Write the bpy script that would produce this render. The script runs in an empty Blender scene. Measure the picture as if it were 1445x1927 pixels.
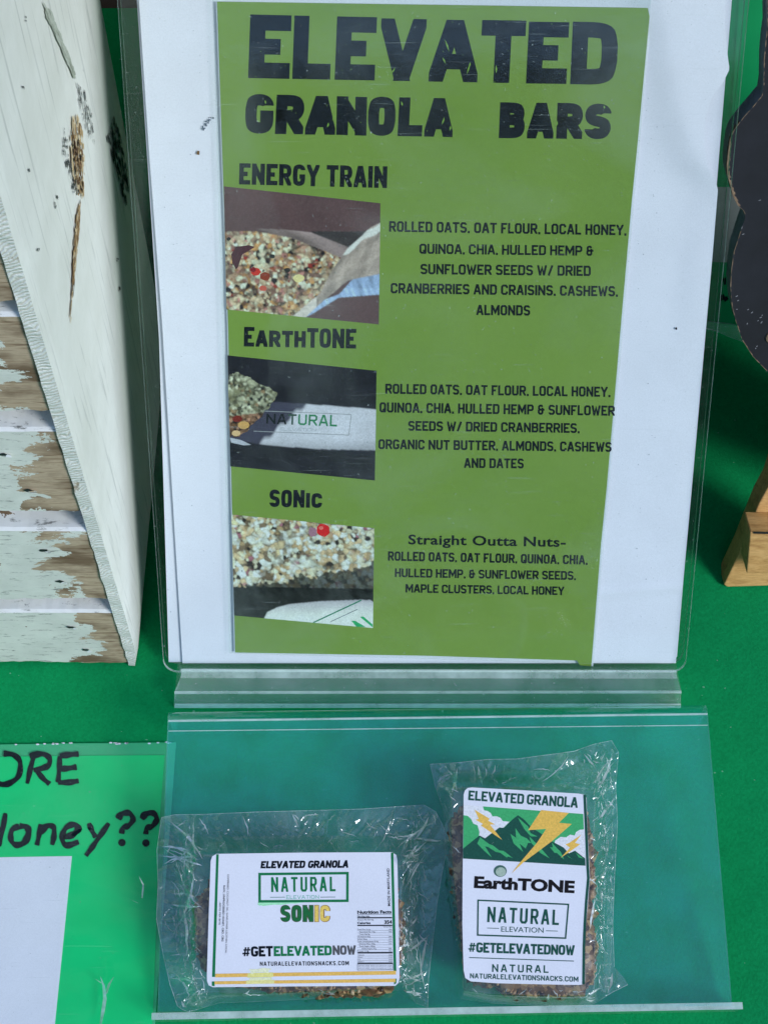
import bpy, math, random
import numpy as np
from mathutils import Matrix, Vector
from math import radians as R, sin, cos, tan

random.seed(7); rng = np.random.default_rng(11)
S = bpy.context.scene
COL = S.collection

# ------------------------------------------------------------------ camera
H, PITCH, FPX = 0.64, R(58.4), 2989.0
CX, CY = 722.5, 963.5
cd = bpy.data.cameras.new('camera'); cam = bpy.data.objects.new('camera', cd); COL.objects.link(cam)
cam.location = (0, 0, H); cam.rotation_euler = (math.pi/2 - PITCH, 0, 0)
cd.sensor_fit = 'VERTICAL'; cd.sensor_height = 36.0; cd.lens = 36.0*FPX/1927.0
cd.clip_start = 0.01; cd.clip_end = 200
S.camera = cam

# ------------------------------------------------------------------ light
SUN_DIR = Vector((0.64, -0.55, 0.52)).normalized()
w = bpy.data.worlds.new("World"); S.world = w; w.use_nodes = True
wn = w.node_tree; bg = wn.nodes['Background']
sky = wn.nodes.new('ShaderNodeTexSky'); sky.sky_type = 'NISHITA'; sky.sun_disc = False
sky.sun_elevation = math.asin(SUN_DIR.z); sky.sun_rotation = math.atan2(SUN_DIR.x, SUN_DIR.y)
sky.dust_density = 0.4; sky.air_density = 1.0; sky.ozone_density = 2.5
wn.links.new(sky.outputs[0], bg.inputs[0]); bg.inputs[1].default_value = 0.15
sl = bpy.data.lights.new('sun', 'SUN'); sl.energy = 1.85; sl.angle = R(18); sl.color = (0.93, 0.97, 1.0)
so = bpy.data.objects.new('sun', sl); COL.objects.link(so)
so.rotation_euler = SUN_DIR.to_track_quat('Z', 'Y').to_euler()
S.view_settings.view_transform = 'Standard'; S.view_settings.look = 'None'
S.view_settings.exposure = 0.50; S.view_settings.gamma = 1.0
S.cycles.transparent_max_bounces = 32; S.cycles.max_bounces = 12

# ------------------------------------------------------------------ helpers
FW = Vector((0, cos(PITCH), -sin(PITCH))); UP = Vector((0, sin(PITCH), cos(PITCH)))
def ray(px, py): return FW + Vector((1, 0, 0))*((px-CX)/FPX) - UP*((py-CY)/FPX)

class Plane:
    """a real plane in the place: origin, two directions and a normal"""
    def __init__(s, o, u, v):
        s.o = Vector(o); s.u = Vector(u).normalized(); s.v = Vector(v).normalized(); s.n = s.u.cross(s.v)
        s.m = Matrix(((s.u.x, s.v.x, s.n.x, s.o.x), (s.u.y, s.v.y, s.n.y, s.o.y), (s.u.z, s.v.z, s.n.z, s.o.z), (0, 0, 0, 1)))
    def at(s, px, py, h=0.0):
        d = ray(px, py); o = s.o + s.n*h
        t = (o - Vector((0, 0, H))).dot(s.n)/d.dot(s.n)
        p = Vector((0, 0, H)) + d*t - s.o
        return (p.dot(s.u), p.dot(s.v), h)

LEAN = R(32.8); TILT = R(10.6); YAW = R(1.3)
SIGN = Plane((0, .3096, .008), (1, 0, 0), (0, sin(LEAN), cos(LEAN)))
PLATE = Plane((0, .1600, .005), (cos(YAW), sin(YAW), 0), (-sin(YAW)*cos(TILT), cos(YAW)*cos(TILT), sin(TILT)))
TABLE = Plane((0, 0, 0), (1, 0, 0), (0, 1, 0))
CRATE = Plane((0, .3126, 0), (1, 0, 0), (0, 0, 1))
BOARD = Plane((0, .378, .018), (1, 0, 0), (0, sin(R(21)), cos(R(21))))
LEGP = Plane((0, .353, 0), (1, 0, 0), (0, sin(R(20)), cos(R(20))))
REAR = Plane((0, .478, .004), (1, 0, 0), (0, sin(R(24)), cos(R(24))))

def lin(c):
    return tuple(((x/255)/12.92 if x/255 <= .04045 else ((x/255+.055)/1.055)**2.4) for x in c)
def alb(r, g, b, k=1.18):   # photographed print colour -> base colour of the ink
    return tuple(min(.85, v*q*k/1.18) for v, q in zip(lin((r, g, b)), (1.34, 1.22, .98)))

def mk(name, plane, parent=None):
    me = bpy.data.meshes.new(name); o = bpy.data.objects.new(name, me); COL.objects.link(o)
    if parent is not None: o.parent = parent
    else: o.matrix_world = plane.m
    return o
def thing(name, label, cat, plane, group=None):
    o = bpy.data.objects.new(name, None); COL.objects.link(o); o.matrix_world = plane.m
    o.empty_display_size = .02
    o['label'] = label; o['category'] = cat
    if group: o['group'] = group
    return o
def tag(o, label=None, cat=None, group=None, kind=None):
    if label: o['label'] = label
    if cat: o['category'] = cat
    if group: o['group'] = group
    if kind: o['kind'] = kind
    return o

class MB:
    def __init__(s): s.v = []; s.f = []; s.m = []; s.c = []
    def face(s, pts, mat=0, col=None):
        i = len(s.v); s.v += [tuple(p) for p in pts]; s.f.append(tuple(range(i, i+len(pts)))); s.m.append(mat); s.c.append(col)
    def prism(s, poly, w0, w1, mat=0, side=1):
        """poly: (u,v) counter-clockwise; w0 back, w1 front"""
        a = sum(poly[i][0]*poly[(i+1) % len(poly)][1]-poly[(i+1) % len(poly)][0]*poly[i][1] for i in range(len(poly)))
        if a < 0: poly = poly[::-1]
        n = len(poly); i = len(s.v)
        s.v += [(p[0], p[1], w1) for p in poly] + [(p[0], p[1], w0) for p in poly]
        s.f.append(tuple(range(i, i+n))); s.m.append(mat); s.c.append(None)
        s.f.append(tuple(range(i+2*n-1, i+n-1, -1))); s.m.append(mat); s.c.append(None)
        for k in range(n):
            k2 = (k+1) % n
            s.f.append((i+k, i+n+k, i+n+k2, i+k2)); s.m.append(side); s.c.append(None)
    def box(s, lo, hi, mat=0, side=None):
        s.prism([(lo[0], lo[1]), (hi[0], lo[1]), (hi[0], hi[1]), (lo[0], hi[1])], lo[2], hi[2], mat, mat if side is None else side)
    def build(s, name, mats, plane=None, parent=None, smooth=False, bevel=0, ink=False):
        o = mk(name, plane, parent); me = o.data
        me.from_pydata(s.v, [], s.f)
        for m in (mats if isinstance(mats, (list, tuple)) else [mats]): me.materials.append(m)
        me.polygons.foreach_set('material_index', s.m)
        if smooth: me.polygons.foreach_set('use_smooth', [True]*len(s.f))
        if ink:
            at = me.attributes.new('ink', 'FLOAT_COLOR', 'CORNER'); buf = []
            for f, c in zip(s.f, s.c): buf += ((c or (0, 0, 0)) + (1.0,))*len(f)
            at.data.foreach_set('color', np.array(buf, dtype=np.float32))
        me.update()
        if bevel:
            b = o.modifiers.new('bevel', 'BEVEL'); b.width = bevel; b.segments = 2; b.limit_method = 'ANGLE'
        return o

# ------------------------------------------------------------------ materials
def newmat(name):
    m = bpy.data.materials.new(name); m.use_nodes = True
    nt = m.node_tree; return m, nt, nt.nodes['Principled BSDF'], nt.nodes['Material Output']
def N(nt, t, **k):
    n = nt.nodes.new(t)
    for a, b in k.items():
        if a.startswith('i_'):
            key = a[2:]; key = int(key) if key.isdigit() else key.replace('_', ' ')
            n.inputs[key].default_value = b
        else: setattr(n, a, b)
    return n
def ramp(nt, fac, stops):
    r = nt.nodes.new('ShaderNodeValToRGB'); e = r.color_ramp.elements
    e[0].position, e[0].color = stops[0][0], (*stops[0][1], 1); e[1].position, e[1].color = stops[-1][0], (*stops[-1][1], 1)
    for p, c in stops[1:-1]:
        x = e.new(p); x.color = (*c, 1)
    nt.links.new(fac, r.inputs[0]); return r.outputs[0]
def coords(nt, scale=(1, 1, 1), rot=(0, 0, 0)):
    t = nt.nodes.new('ShaderNodeTexCoord'); m = nt.nodes.new('ShaderNodeMapping')
    m.inputs['Scale'].default_value = scale; m.inputs['Rotation'].default_value = rot
    nt.links.new(t.outputs['Object'], m.inputs[0]); return m.outputs[0]
def noise(nt, co, scale, detail=4, rough=.55, dist=0):
    n = N(nt, 'ShaderNodeTexNoise'); n.inputs['Scale'].default_value = scale; n.inputs['Detail'].default_value = detail
    n.inputs['Roughness'].default_value = rough; n.inputs['Distortion'].default_value = dist
    nt.links.new(co, n.inputs['Vector']); return n.outputs[0]
def bump(nt, h, strength, dist, p, prev=None):
    b = N(nt, 'ShaderNodeBump'); b.inputs['Strength'].default_value = strength; b.inputs['Distance'].default_value = dist
    nt.links.new(h, b.inputs['Height'])
    if prev is not None: nt.links.new(prev, b.inputs['Normal'])
    nt.links.new(b.outputs[0], p.inputs['Normal']); return b.outputs[0]
def mixc(nt, fac, a, b):
    m = N(nt, 'ShaderNodeMix', data_type='RGBA')
    for s, v in ((0, fac), (6, a), (7, b)):
        if isinstance(v, (int, float)): m.inputs[s].default_value = v
        elif isinstance(v, tuple): m.inputs[s].default_value = (*v, 1)
        else: nt.links.new(v, m.inputs[s])
    return m.outputs[2]
def math_(nt, op, a, b=None, c=None, clamp=False):
    m = N(nt, 'ShaderNodeMath', operation=op); m.use_clamp = clamp
    for i, v in enumerate((a, b, c)):
        if v is None: continue
        if isinstance(v, (int, float)): m.inputs[i].default_value = v
        else: nt.links.new(v, m.inputs[i])
    return m.outputs[0]

def mat_cloth():
    m, nt, p, _ = newmat('green tablecloth')
    co = coords(nt)
    n1 = noise(nt, co, 9, 3); n2 = noise(nt, co, 900, 3, .7)
    c = ramp(nt, n1, [(.3, (.001, .25, .068)), (.7, (.002, .295, .086))])
    c2 = ramp(nt, n2, [(.3, (.0, .17, .044)), (.75, (.004, .36, .11))])
    lint = math_(nt, 'GREATER_THAN', noise(nt, co, 520, 1, .5), .79)
    nt.links.new(mixc(nt, math_(nt, 'MULTIPLY', lint, .35), mixc(nt, .45, c, c2), (.4, .6, .5)), p.inputs['Base Color'])
    p.inputs['Roughness'].default_value = .9; p.inputs['Specular IOR Level'].default_value = .12
    wv = N(nt, 'ShaderNodeTexWave'); wv.inputs['Scale'].default_value = 620; wv.inputs['Distortion'].default_value = 1.0
    nt.links.new(co, wv.inputs[0])
    b = bump(nt, wv.outputs[1], .3, .0003, p); b = bump(nt, n2, .6, .0004, p, b); bump(nt, noise(nt, co, 14, 3), .5, .006, p, b)
    return m
def mat_paper(name, c, c2=None, rough=.7, sc=40, fine=.06):
    m, nt, p, _ = newmat(name); co = coords(nt)
    n = noise(nt, co, sc, 4)
    c2 = c2 or tuple(v*.93 for v in c)
    a = ramp(nt, n, [(.35, c), (.7, c2)])
    f = noise(nt, co, 1500, 2, .8)
    g = ramp(nt, f, [(.3, tuple(v*.82 for v in c)), (.7, tuple(min(1, v*1.12) for v in c))])
    nt.links.new(mixc(nt, fine*5, a, g), p.inputs['Base Color'])
    p.inputs['Roughness'].default_value = rough; p.inputs['Specular IOR Level'].default_value = .3
    bump(nt, noise(nt, co, 25, 3), .25, .001, p)
    return m
def mat_ink(name='printed ink', rough=.6):
    m, nt, p, _ = newmat(name)
    a = N(nt, 'ShaderNodeAttribute', attribute_name='ink'); co = coords(nt)
    f = noise(nt, co, 1300, 3, .8)
    g = ramp(nt, f, [(.25, (.78, .78, .78)), (.75, (1.2, 1.2, 1.2))])
    mm = N(nt, 'ShaderNodeMix', data_type='RGBA', blend_type='MULTIPLY'); mm.inputs[0].default_value = 1
    nt.links.new(a.outputs['Color'], mm.inputs[6]); nt.links.new(g, mm.inputs[7])
    sp = noise(nt, co, 700, 2, .7)
    spm = math_(nt, 'GREATER_THAN', sp, .735)
    nt.links.new(mixc(nt, math_(nt, 'MULTIPLY', spm, .25), mm.outputs[2], (.35, .38, .38)), p.inputs['Base Color'])
    p.inputs['Roughness'].default_value = rough; p.inputs['Specular IOR Level'].default_value = .12
    return m
def clear(name, gloss=1.0, rough=.03, haze=.03, hcol=(.8, .9, .88), tint=(.97, .99, .98), bumps=None, f0=.04, scratch=0.0, gcol=(1, 1, 1), cloud=None):
    """thin clear plastic: see-through, mirror part by Fresnel's law for its angle, a little surface haze"""
    m = bpy.data.materials.new(name); m.use_nodes = True; nt = m.node_tree
    nt.nodes.remove(nt.nodes['Principled BSDF']); out = nt.nodes['Material Output']
    geo = N(nt, 'ShaderNodeNewGeometry'); co = coords(nt)
    nrm = geo.outputs['Normal']
    if bumps:
        h = None
        for sc, st, ds, det in bumps:
            b = N(nt, 'ShaderNodeBump'); b.inputs['Strength'].default_value = st; b.inputs['Distance'].default_value = ds
            nt.links.new(noise(nt, co, sc, det, .6, .6), b.inputs['Height'])
            if h is not None: nt.links.new(h, b.inputs['Normal'])
            h = b.outputs[0]
        nrm = h
    d = N(nt, 'ShaderNodeVectorMath', operation='DOT_PRODUCT')
    nt.links.new(geo.outputs['Incoming'], d.inputs[0]); nt.links.new(nrm, d.inputs[1])
    f = math_(nt, 'POWER', math_(nt, 'SUBTRACT', 1.0, math_(nt, 'ABSOLUTE', d.outputs['Value']), clamp=True), 5.0)
    f = math_(nt, 'MULTIPLY', math_(nt, 'MULTIPLY_ADD', f, 1-f0, f0), gloss, clamp=True)
    tr = N(nt, 'ShaderNodeBsdfTransparent'); tr.inputs[0].default_value = (*tint, 1)
    gl = N(nt, 'ShaderNodeBsdfGlossy'); gl.inputs['Roughness'].default_value = rough; gl.inputs[0].default_value = (*gcol, 1)
    if bumps: nt.links.new(nrm, gl.inputs['Normal'])
    df = N(nt, 'ShaderNodeBsdfDiffuse'); df.inputs[0].default_value = (*hcol, 1)
    m1 = N(nt, 'ShaderNodeMixShader')
    dust = noise(nt, co, 60, 5, .65)
    hz = math_(nt, 'MULTIPLY', ramp(nt, dust, [(.3, (.5,)*3), (.75, (1.6,)*3)]), haze)
    if cloud:
        cl_ = noise(nt, co, cloud[0], 5, .6, .8)
        hz = math_(nt, 'ADD', hz, math_(nt, 'MULTIPLY', ramp(nt, cl_, [(.46, (0,)*3), (.74, (1,)*3)]), cloud[1]))
    if scratch:
        for rot in (R(25), R(-40), R(85)):
            c2 = coords(nt, (8, 260, 40), (0, 0, rot)); s_ = noise(nt, c2, 4.0, 2, .5)
            k = math_(nt, 'MULTIPLY', math_(nt, 'GREATER_THAN', s_, .74), scratch)
            hz = math_(nt, 'ADD', hz, k)
        sp = math_(nt, 'MULTIPLY', math_(nt, 'GREATER_THAN', noise(nt, co, 900, 1, .5), .78), scratch*5)
        hz = math_(nt, 'ADD', hz, sp, clamp=True)
    nt.links.new(hz, m1.inputs[0]); nt.links.new(tr.outputs[0], m1.inputs[1]); nt.links.new(df.outputs[0], m1.inputs[2])
    m2 = N(nt, 'ShaderNodeMixShader'); nt.links.new(f, m2.inputs[0]); nt.links.new(m1.outputs[0], m2.inputs[1]); nt.links.new(gl.outputs[0], m2.inputs[2])
    nt.links.new(m2.outputs[0], out.inputs[0])
    return m
def mat_wood(name, a, b, dark, scale=(20, 20, 20), ring=6.0, rough=.7):
    m, nt, p, _ = newmat(name); co = coords(nt, scale)
    n = noise(nt, co, ring, 6, .6, .8)
    c = ramp(nt, n, [(.3, dark), (.45, a), (.6, b), (.75, a)])
    f = noise(nt, co, ring*6, 3, .7)
    nt.links.new(mixc(nt, .35, c, ramp(nt, f, [(.35, dark), (.6, b)])), p.inputs['Base Color'])
    p.inputs['Roughness'].default_value = rough
    bump(nt, n, .5, .0006, p)
    return m
def mat_peel(edge=-.02, amp=.045, white=False):
    """old paint over grainy board; the paint has flaked away towards the board's right end"""
    m, nt, p, _ = newmat('flaking white paint on board' if white else 'peeling pale green paint on board')
    co = coords(nt); cs = coords(nt, (14, 170, 40)); sx = N(nt, 'ShaderNodeSeparateXYZ'); nt.links.new(co, sx.inputs[0])
    grain = noise(nt, cs, 4.6, 7, .66, .7)
    wood = ramp(nt, grain, [(.25, (.10, .06, .035)), (.40, (.34, .235, .145)), (.52, (.54, .41, .28)), (.62, (.40, .29, .19)), (.72, (.50, .38, .26))])
    stain = noise(nt, coords(nt, (30, 60, 30)), 1.2, 4)
    wood = mixc(nt, ramp(nt, stain, [(.45, (0,)*3), (.62, (.75,)*3)]), wood, (.10, .045, .015))
    mot = noise(nt, co, 60, 5, .6)
    base = (.78, .77, .72) if white else (.69, .70, .62)
    paint = ramp(nt, mot, [(.3, tuple(v*.9 for v in base)), (.7, tuple(min(.8, v*1.12) for v in base))])
    gr = noise(nt, coords(nt, (25, 120, 60)), 4.5, 6, .75, .4)
    paint = mixc(nt, ramp(nt, gr, [(.57, (0,)*3), (.66, (.85,)*3)]), paint, (.10, .10, .09))
    blot = noise(nt, coords(nt, (26, 46, 30)), 1.0, 6, .68, .5)
    fine_ = noise(nt, coords(nt, (120, 260, 120)), 1.0, 6, .75, .4)
    k = math_(nt, 'MULTIPLY_ADD', blot, amp*2, -amp)
    k = math_(nt, 'ADD', k, math_(nt, 'MULTIPLY_ADD', fine_, .018, -.009))
    x = math_(nt, 'ADD', sx.outputs[0], k)
    if white: mask = math_(nt, 'GREATER_THAN', blot, .635)
    else: mask = math_(nt, 'GREATER_THAN', x, edge)
    spots = math_(nt, 'GREATER_THAN', noise(nt, co, 95, 4, .6), .69)
    mask = math_(nt, 'MAXIMUM', mask, spots)
    nt.links.new(mixc(nt, mask, paint, wood), p.inputs['Base Color'])
    p.inputs['Roughness'].default_value = .75
    b = bump(nt, mask, -.6, .0006, p); b = bump(nt, grain, .35, .0006, p, b); bump(nt, mot, .4, .0005, p, b)
    return m
def mat_sidepaint():
    m, nt, p, _ = newmat('pale green chalky paint'); co = coords(nt)
    mot = noise(nt, co, 35, 6, .65)
    c = ramp(nt, mot, [(.3, (.68, .69, .62)), (.7, (.79, .80, .74))])
    g = noise(nt, coords(nt, (1, 7, 150)), 2.2, 5, .6, .5)
    c = mixc(nt, ramp(nt, g, [(.57, (0,)*3), (.68, (.42,)*3)]), c, (.28, .30, .27))
    s = noise(nt, coords(nt, (1, 26, 70)), 3.0, 5, .75)
    c = mixc(nt, ramp(nt, s, [(.70, (0,)*3), (.75, (.7,)*3)]), c, (.09, .10, .09))
    nt.links.new(c, p.inputs['Base Color']); p.inputs['Roughness'].default_value = .8
    b = bump(nt, g, -.35, .0005, p); bump(nt, mot, .3, .0006, p, b)
    return m
def mat_sawn():
    m, nt, p, _ = newmat('rough sawn painted edge'); co = coords(nt, (1, 1, 1), (0, 0, R(62)))
    wv = N(nt, 'ShaderNodeTexWave', bands_direction='X'); wv.inputs['Scale'].default_value = 210; wv.inputs['Distortion'].default_value = 14; wv.inputs['Detail'].default_value = 5; wv.inputs['Detail Scale'].default_value = .6
    nt.links.new(co, wv.inputs[0])
    c = ramp(nt, wv.outputs[1], [(.05, (.66, .62, .52)), (.3, (.80, .79, .71)), (.8, (.82, .82, .76))])
    g = noise(nt, coords(nt, (90, 45, 60)), 1.0, 5, .7)
    c = mixc(nt, ramp(nt, g, [(.60, (0,)*3), (.66, (.8,)*3)]), c, (.36, .26, .16))
    g2 = noise(nt, coords(nt, (120, 60, 60)), 1.7, 4, .7)
    c = mixc(nt, ramp(nt, g2, [(.66, (0,)*3), (.7, (.8,)*3)]), c, (.10, .10, .10))
    nt.links.new(c, p.inputs['Base Color']); p.inputs['Roughness'].default_value = .85
    bump(nt, wv.outputs[1], .45, .0007, p); return m
def mat_granola(name, dark):
    m, nt, p, _ = newmat(name); co = coords(nt)
    v = N(nt, 'ShaderNodeTexVoronoi'); v.inputs['Scale'].default_value = 480; nt.links.new(co, v.inputs['Vector'])
    if dark: st = [(.0, (.06, .028, .014)), (.45, (.13, .065, .032)), (.75, (.25, .14, .065)), (.92, (.40, .26, .12))]
    else: st = [(.0, (.10, .055, .03)), (.35, (.25, .15, .075)), (.7, (.40, .27, .14)), (.92, (.06, .035, .025))]
    sp = N(nt, 'ShaderNodeSeparateColor'); nt.links.new(v.outputs['Color'], sp.inputs[0])
    nt.links.new(ramp(nt, sp.outputs[0], st), p.inputs['Base Color'])
    p.inputs['Roughness'].default_value = .42
    b = bump(nt, v.outputs['Distance'], -.8, .002, p); bump(nt, noise(nt, co, 500, 3), .4, .0008, p, b)
    return m
def plain(name, c, rough=.6, noise_sc=80, var=.12, bmp=.2):
    m, nt, p, _ = newmat(name); co = coords(nt); n = noise(nt, co, noise_sc, 5, .65)
    nt.links.new(ramp(nt, n, [(.3, tuple(v*(1-var) for v in c)), (.7, tuple(min(1, v*(1+var)) for v in c))]), p.inputs['Base Color'])
    p.inputs['Roughness'].default_value = rough; bump(nt, n, bmp, .0006, p); return m

M_CLOTH = mat_cloth()
M_WHITE = mat_paper('white office paper', (.78, .77, .85))
M_GREENP = mat_paper('olive green print', alb(113, 141, 68), alb(99, 131, 52), sc=12, fine=.07)
M_INK = mat_ink()
M_LABEL = mat_paper('white sticker paper', (.80, .80, .87), fine=.05)
M_FLY = mat_paper('bright green print', (.0, .64, .19), (.0, .57, .165), rough=.5, fine=.04)
M_FLYEDGE = mat_paper('lighter green print', (.05, .46, .20), rough=.5)
M_ACR = clear('clear acrylic sheet', gloss=.32, rough=.06, haze=.002, scratch=.03, bumps=[(7, .05, .002, 1)])
M_PLATE = clear('acrylic plate with painted sky sheen', tint=(.80, 1.0, 1.0), hcol=(.05, .66, .62), gloss=1.5, rough=.05, haze=.085, scratch=.05, bumps=[(9, .08, .002, 1)], f0=.045)  # teal haze colour stands in for sky reflected in the plate
M_EDGE = clear('sawn acrylic edge', gloss=1.5, rough=.25, haze=.38, hcol=(.75, .88, .84))
M_DIM = clear('scuffed acrylic face', gloss=1.2, rough=.12, haze=.12, hcol=(.72, .82, .80), scratch=.10)
M_SLEEVE = clear('clear plastic sleeve', gloss=.3, rough=.09, haze=.004, scratch=.05, cloud=(13, .045), bumps=[(20, .25, .002, 2), (160, .12, .0006, 2)])
M_FILM = clear('crackly clear film', gloss=1.3, rough=.12, haze=.012, hcol=(.85, .9, .87), f0=.06, cloud=(45, .07))
M_FOLD = clear('doubled clear film', gloss=2.5, rough=.16, haze=.42, hcol=(.85, .92, .90), f0=.07, cloud=(120, .45))
M_SIDE = mat_sidepaint()
M_PEEL = mat_peel()
M_PEELW = mat_peel(white=True)
M_BARE = mat_wood('bare weathered wood', (.30, .21, .13), (.42, .31, .19), (.09, .055, .035), (30, 8, 30))
M_SAWN = mat_sawn()
M_SCUFF = mat_wood('grey scuffed paint', (.30, .31, .29), (.48, .5, .47), (.05, .05, .05), (60, 25, 60), 5)
M_BOARD = plain('matt black board', (.009, .010, .015), .8, 26, .55, .5)
M_BOARDE = plain('dark board edge', (.34, .36, .44), .7, 90, .3, .5)
M_CHIP = plain('brown fibreboard chip', (.24, .16, .10), .85, 400, .35, .6)
M_BEECH = mat_wood('oiled beech wood', (.56, .30, .09), (.72, .42, .15), (.34, .16, .045), (12, 60, 60), 4)
M_BLACK = plain('black paint', (.012, .012, .015), .5)

# ------------------------------------------------------------------ 2-D drawing in the picture of a flat print, laid on its plane
def clip(poly, x0, x1, y0, y1):
    for ax, lim, sg in ((0, x0, 1), (0, x1, -1), (1, y0, 1), (1, y1, -1)):
        out = []
        for i in range(len(poly)):
            a, b = poly[i-1], poly[i]
            ia, ib = sg*(a[ax]-lim) >= -1e-9, sg*(b[ax]-lim) >= -1e-9
            if ia != ib:
                t = (lim-a[ax])/(b[ax]-a[ax]); out.append((a[0]+t*(b[0]-a[0]), a[1]+t*(b[1]-a[1])))
            if ib: out.append(b)
        poly = out
        if len(poly) < 3: return []
    return poly
def strip(pts, hw, closed=False, ext=0):
    """quads along a polyline with mitred joints"""
    P = [np.array(p, float) for p in pts]
    if not closed and ext:
        d = P[0]-P[1]; P[0] = P[0]+d/np.linalg.norm(d)*ext; d = P[-1]-P[-2]; P[-1] = P[-1]+d/np.linalg.norm(d)*ext
    n = len(P); L, Rr = [], []
    for i in range(n):
        a = P[i-1] if (i > 0 or closed) else None; b = P[(i+1) % n] if (i < n-1 or closed) else None
        ds = []
        if a is not None: d = P[i]-a; ds.append(d/(np.linalg.norm(d)+1e-12))
        if b is not None: d = b-P[i]; ds.append(d/(np.linalg.norm(d)+1e-12))
        t = sum(ds); t = t/(np.linalg.norm(t)+1e-9); nn = np.array((-t[1], t[0]))
        c = max(.42, abs(nn.dot(np.array((-ds[0][1], ds[0][0])))))
        L.append(P[i]+nn*hw/c); Rr.append(P[i]-nn*hw/c)
    q = []
    for i in range(n if closed else n-1):
        j = (i+1) % n; q.append([tuple(L[i]), tuple(L[j]), tuple(Rr[j]), tuple(Rr[i])])
    return q

def round_(P, closed):
    n = len(P); out = []
    for i in range(n):
        if not closed and i in (0, n-1): out.append(P[i]); continue
        a, b, c = np.array(P[i-1]), np.array(P[i]), np.array(P[(i+1) % n]); u = b-a; v = c-b
        co = u.dot(v)/(np.linalg.norm(u)*np.linalg.norm(v)+1e-9)
        if .45 < co < .985: out += [tuple(b-u*.28), tuple(b+v*.28)]
        else: out.append(P[i])
    return out
c_, d_ = .22, .14
O_ = [(c_, 0), (1-c_, 0), (1, d_), (1, 1-d_), (1-c_, 1), (c_, 1), (0, 1-d_), (0, d_)]
G = {  # (width, [(closed, points)])
 'A': (1.08, [(0, [(0, 0), (.42, 1)]), (0, [(.58, 1), (1, 0)]), (0, [(.2, .27), (.8, .27)])]),
 'B': (1, [(1, [(0, 0), (.8, 0), (1, .12), (1, .4), (.82, .52), (0, .52)]), (1, [(0, .52), (.78, .52), (.95, .64), (.95, .88), (.8, 1), (0, 1)])]),
 'C': (1, [(0, [(1, .3), (1, d_), (1-c_, 0), (c_, 0), (0, d_), (0, 1-d_), (c_, 1), (1-c_, 1), (1, 1-d_), (1, .7)])]),
 'D': (1, [(1, [(0, 0), (1-c_, 0), (1, d_), (1, 1-d_), (1-c_, 1), (0, 1)])]),
 'E': (.86, [(0, [(1, 0), (0, 0), (0, 1), (1, 1)]), (0, [(0, .5), (.86, .5)])]),
 'F': (.82, [(0, [(0, 0), (0, 1), (1, 1)]), (0, [(0, .48), (.84, .48)])]),
 'G': (1, [(0, [(1, .80), (1, 1-d_), (1-c_, 1), (c_, 1), (0, 1-d_), (0, d_), (c_, 0), (1-c_, 0), (1, d_), (1, .42), (.62, .42)])]),
 'H': (1, [(0, [(0, 0), (0, 1)]), (0, [(1, 0), (1, 1)]), (0, [(0, .5), (1, .5)])]),
 'I': (.0, [(0, [(.5, 0), (.5, 1)])]),
 'J': (.8, [(0, [(1, 1), (1, d_), (.75, 0), (.2, 0), (0, .2)])]),
 'K': (1, [(0, [(0, 0), (0, 1)]), (0, [(.1, .42), (1, 1)]), (0, [(.34, .58), (1, 0)])]),
 'L': (.8, [(0, [(0, 1), (0, 0), (1, 0)])]),
 'M': (1.4, [(0, [(0, 0), (0, 1)]), (0, [(.05, 1), (.5, .25), (.95, 1)]), (0, [(1, 1), (1, 0)])]),
 'N': (1.08, [(0, [(0, 0), (0, 1)]), (0, [(.04, .98), (.96, .02)]), (0, [(1, 0), (1, 1)])]),
 'O': (1, [(1, O_)]),
 'P': (1, [(0, [(0, 0), (0, 1), (1-c_, 1), (1, 1-d_), (1, .55), (1-c_, .42), (0, .42)])]),
 'Q': (1, [(1, O_), (0, [(.6, .3), (1.05, -.06)])]),
 'R': (1, [(0, [(0, 0), (0, 1), (1-c_, 1), (1, 1-d_), (1, .58), (1-c_, .46), (0, .46)]), (0, [(.5, .46), (1, 0)])]),
 'S': (.95, [(0, [(1, .82), (1, 1-d_), (1-c_, 1), (c_, 1), (0, 1-d_), (0, .64), (c_, .53), (1-c_, .47), (1, .36), (1, d_), (1-c_, 0), (c_, 0), (0, d_), (0, .18)])]),
 'T': (.95, [(0, [(0, 1), (1, 1)]), (0, [(.5, 1), (.5, 0)])]),
 'U': (1, [(0, [(0, 1), (0, d_), (c_, 0), (1-c_, 0), (1, d_), (1, 1)])]),
 'V': (1.05, [(0, [(0, 1), (.45, 0)]), (0, [(.55, 0), (1, 1)])]),
 'W': (1.5, [(0, [(0, 1), (.24, 0)]), (0, [(.28, 0), (.5, .8), (.72, 0)]), (0, [(.76, 0), (1, 1)])]),
 'Y': (1.05, [(0, [(0, 1), (.5, .42), (1, 1)]), (0, [(.5, .5), (.5, 0)])]),
 '&': (1.0, [(0, [(1, .5), (.2, .5), (0, .4), (0, d_), (c_, 0), (.6, 0), (.78, .12), (.78, .72)]), (0, [(.2, .52), (.05, .64), (.05, .88), (.25, 1), (.6, 1), (.72, .86)])]),
 ',': (.0, [(0, [(.5, .0), (.3, -.14)])]),
 '.': (.0, [(0, [(.5, .0), (.5, .04)])]),
 '/': (.7, [(0, [(0, -.08), (1, 1.08)])]),
 '#': (1.15, [(0, [(.2, .02), (.4, .98)]), (0, [(.62, .02), (.82, .98)]), (0, [(.0, .3), (.92, .3)]), (0, [(.1, .7), (1, .7)])]),
}
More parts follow.
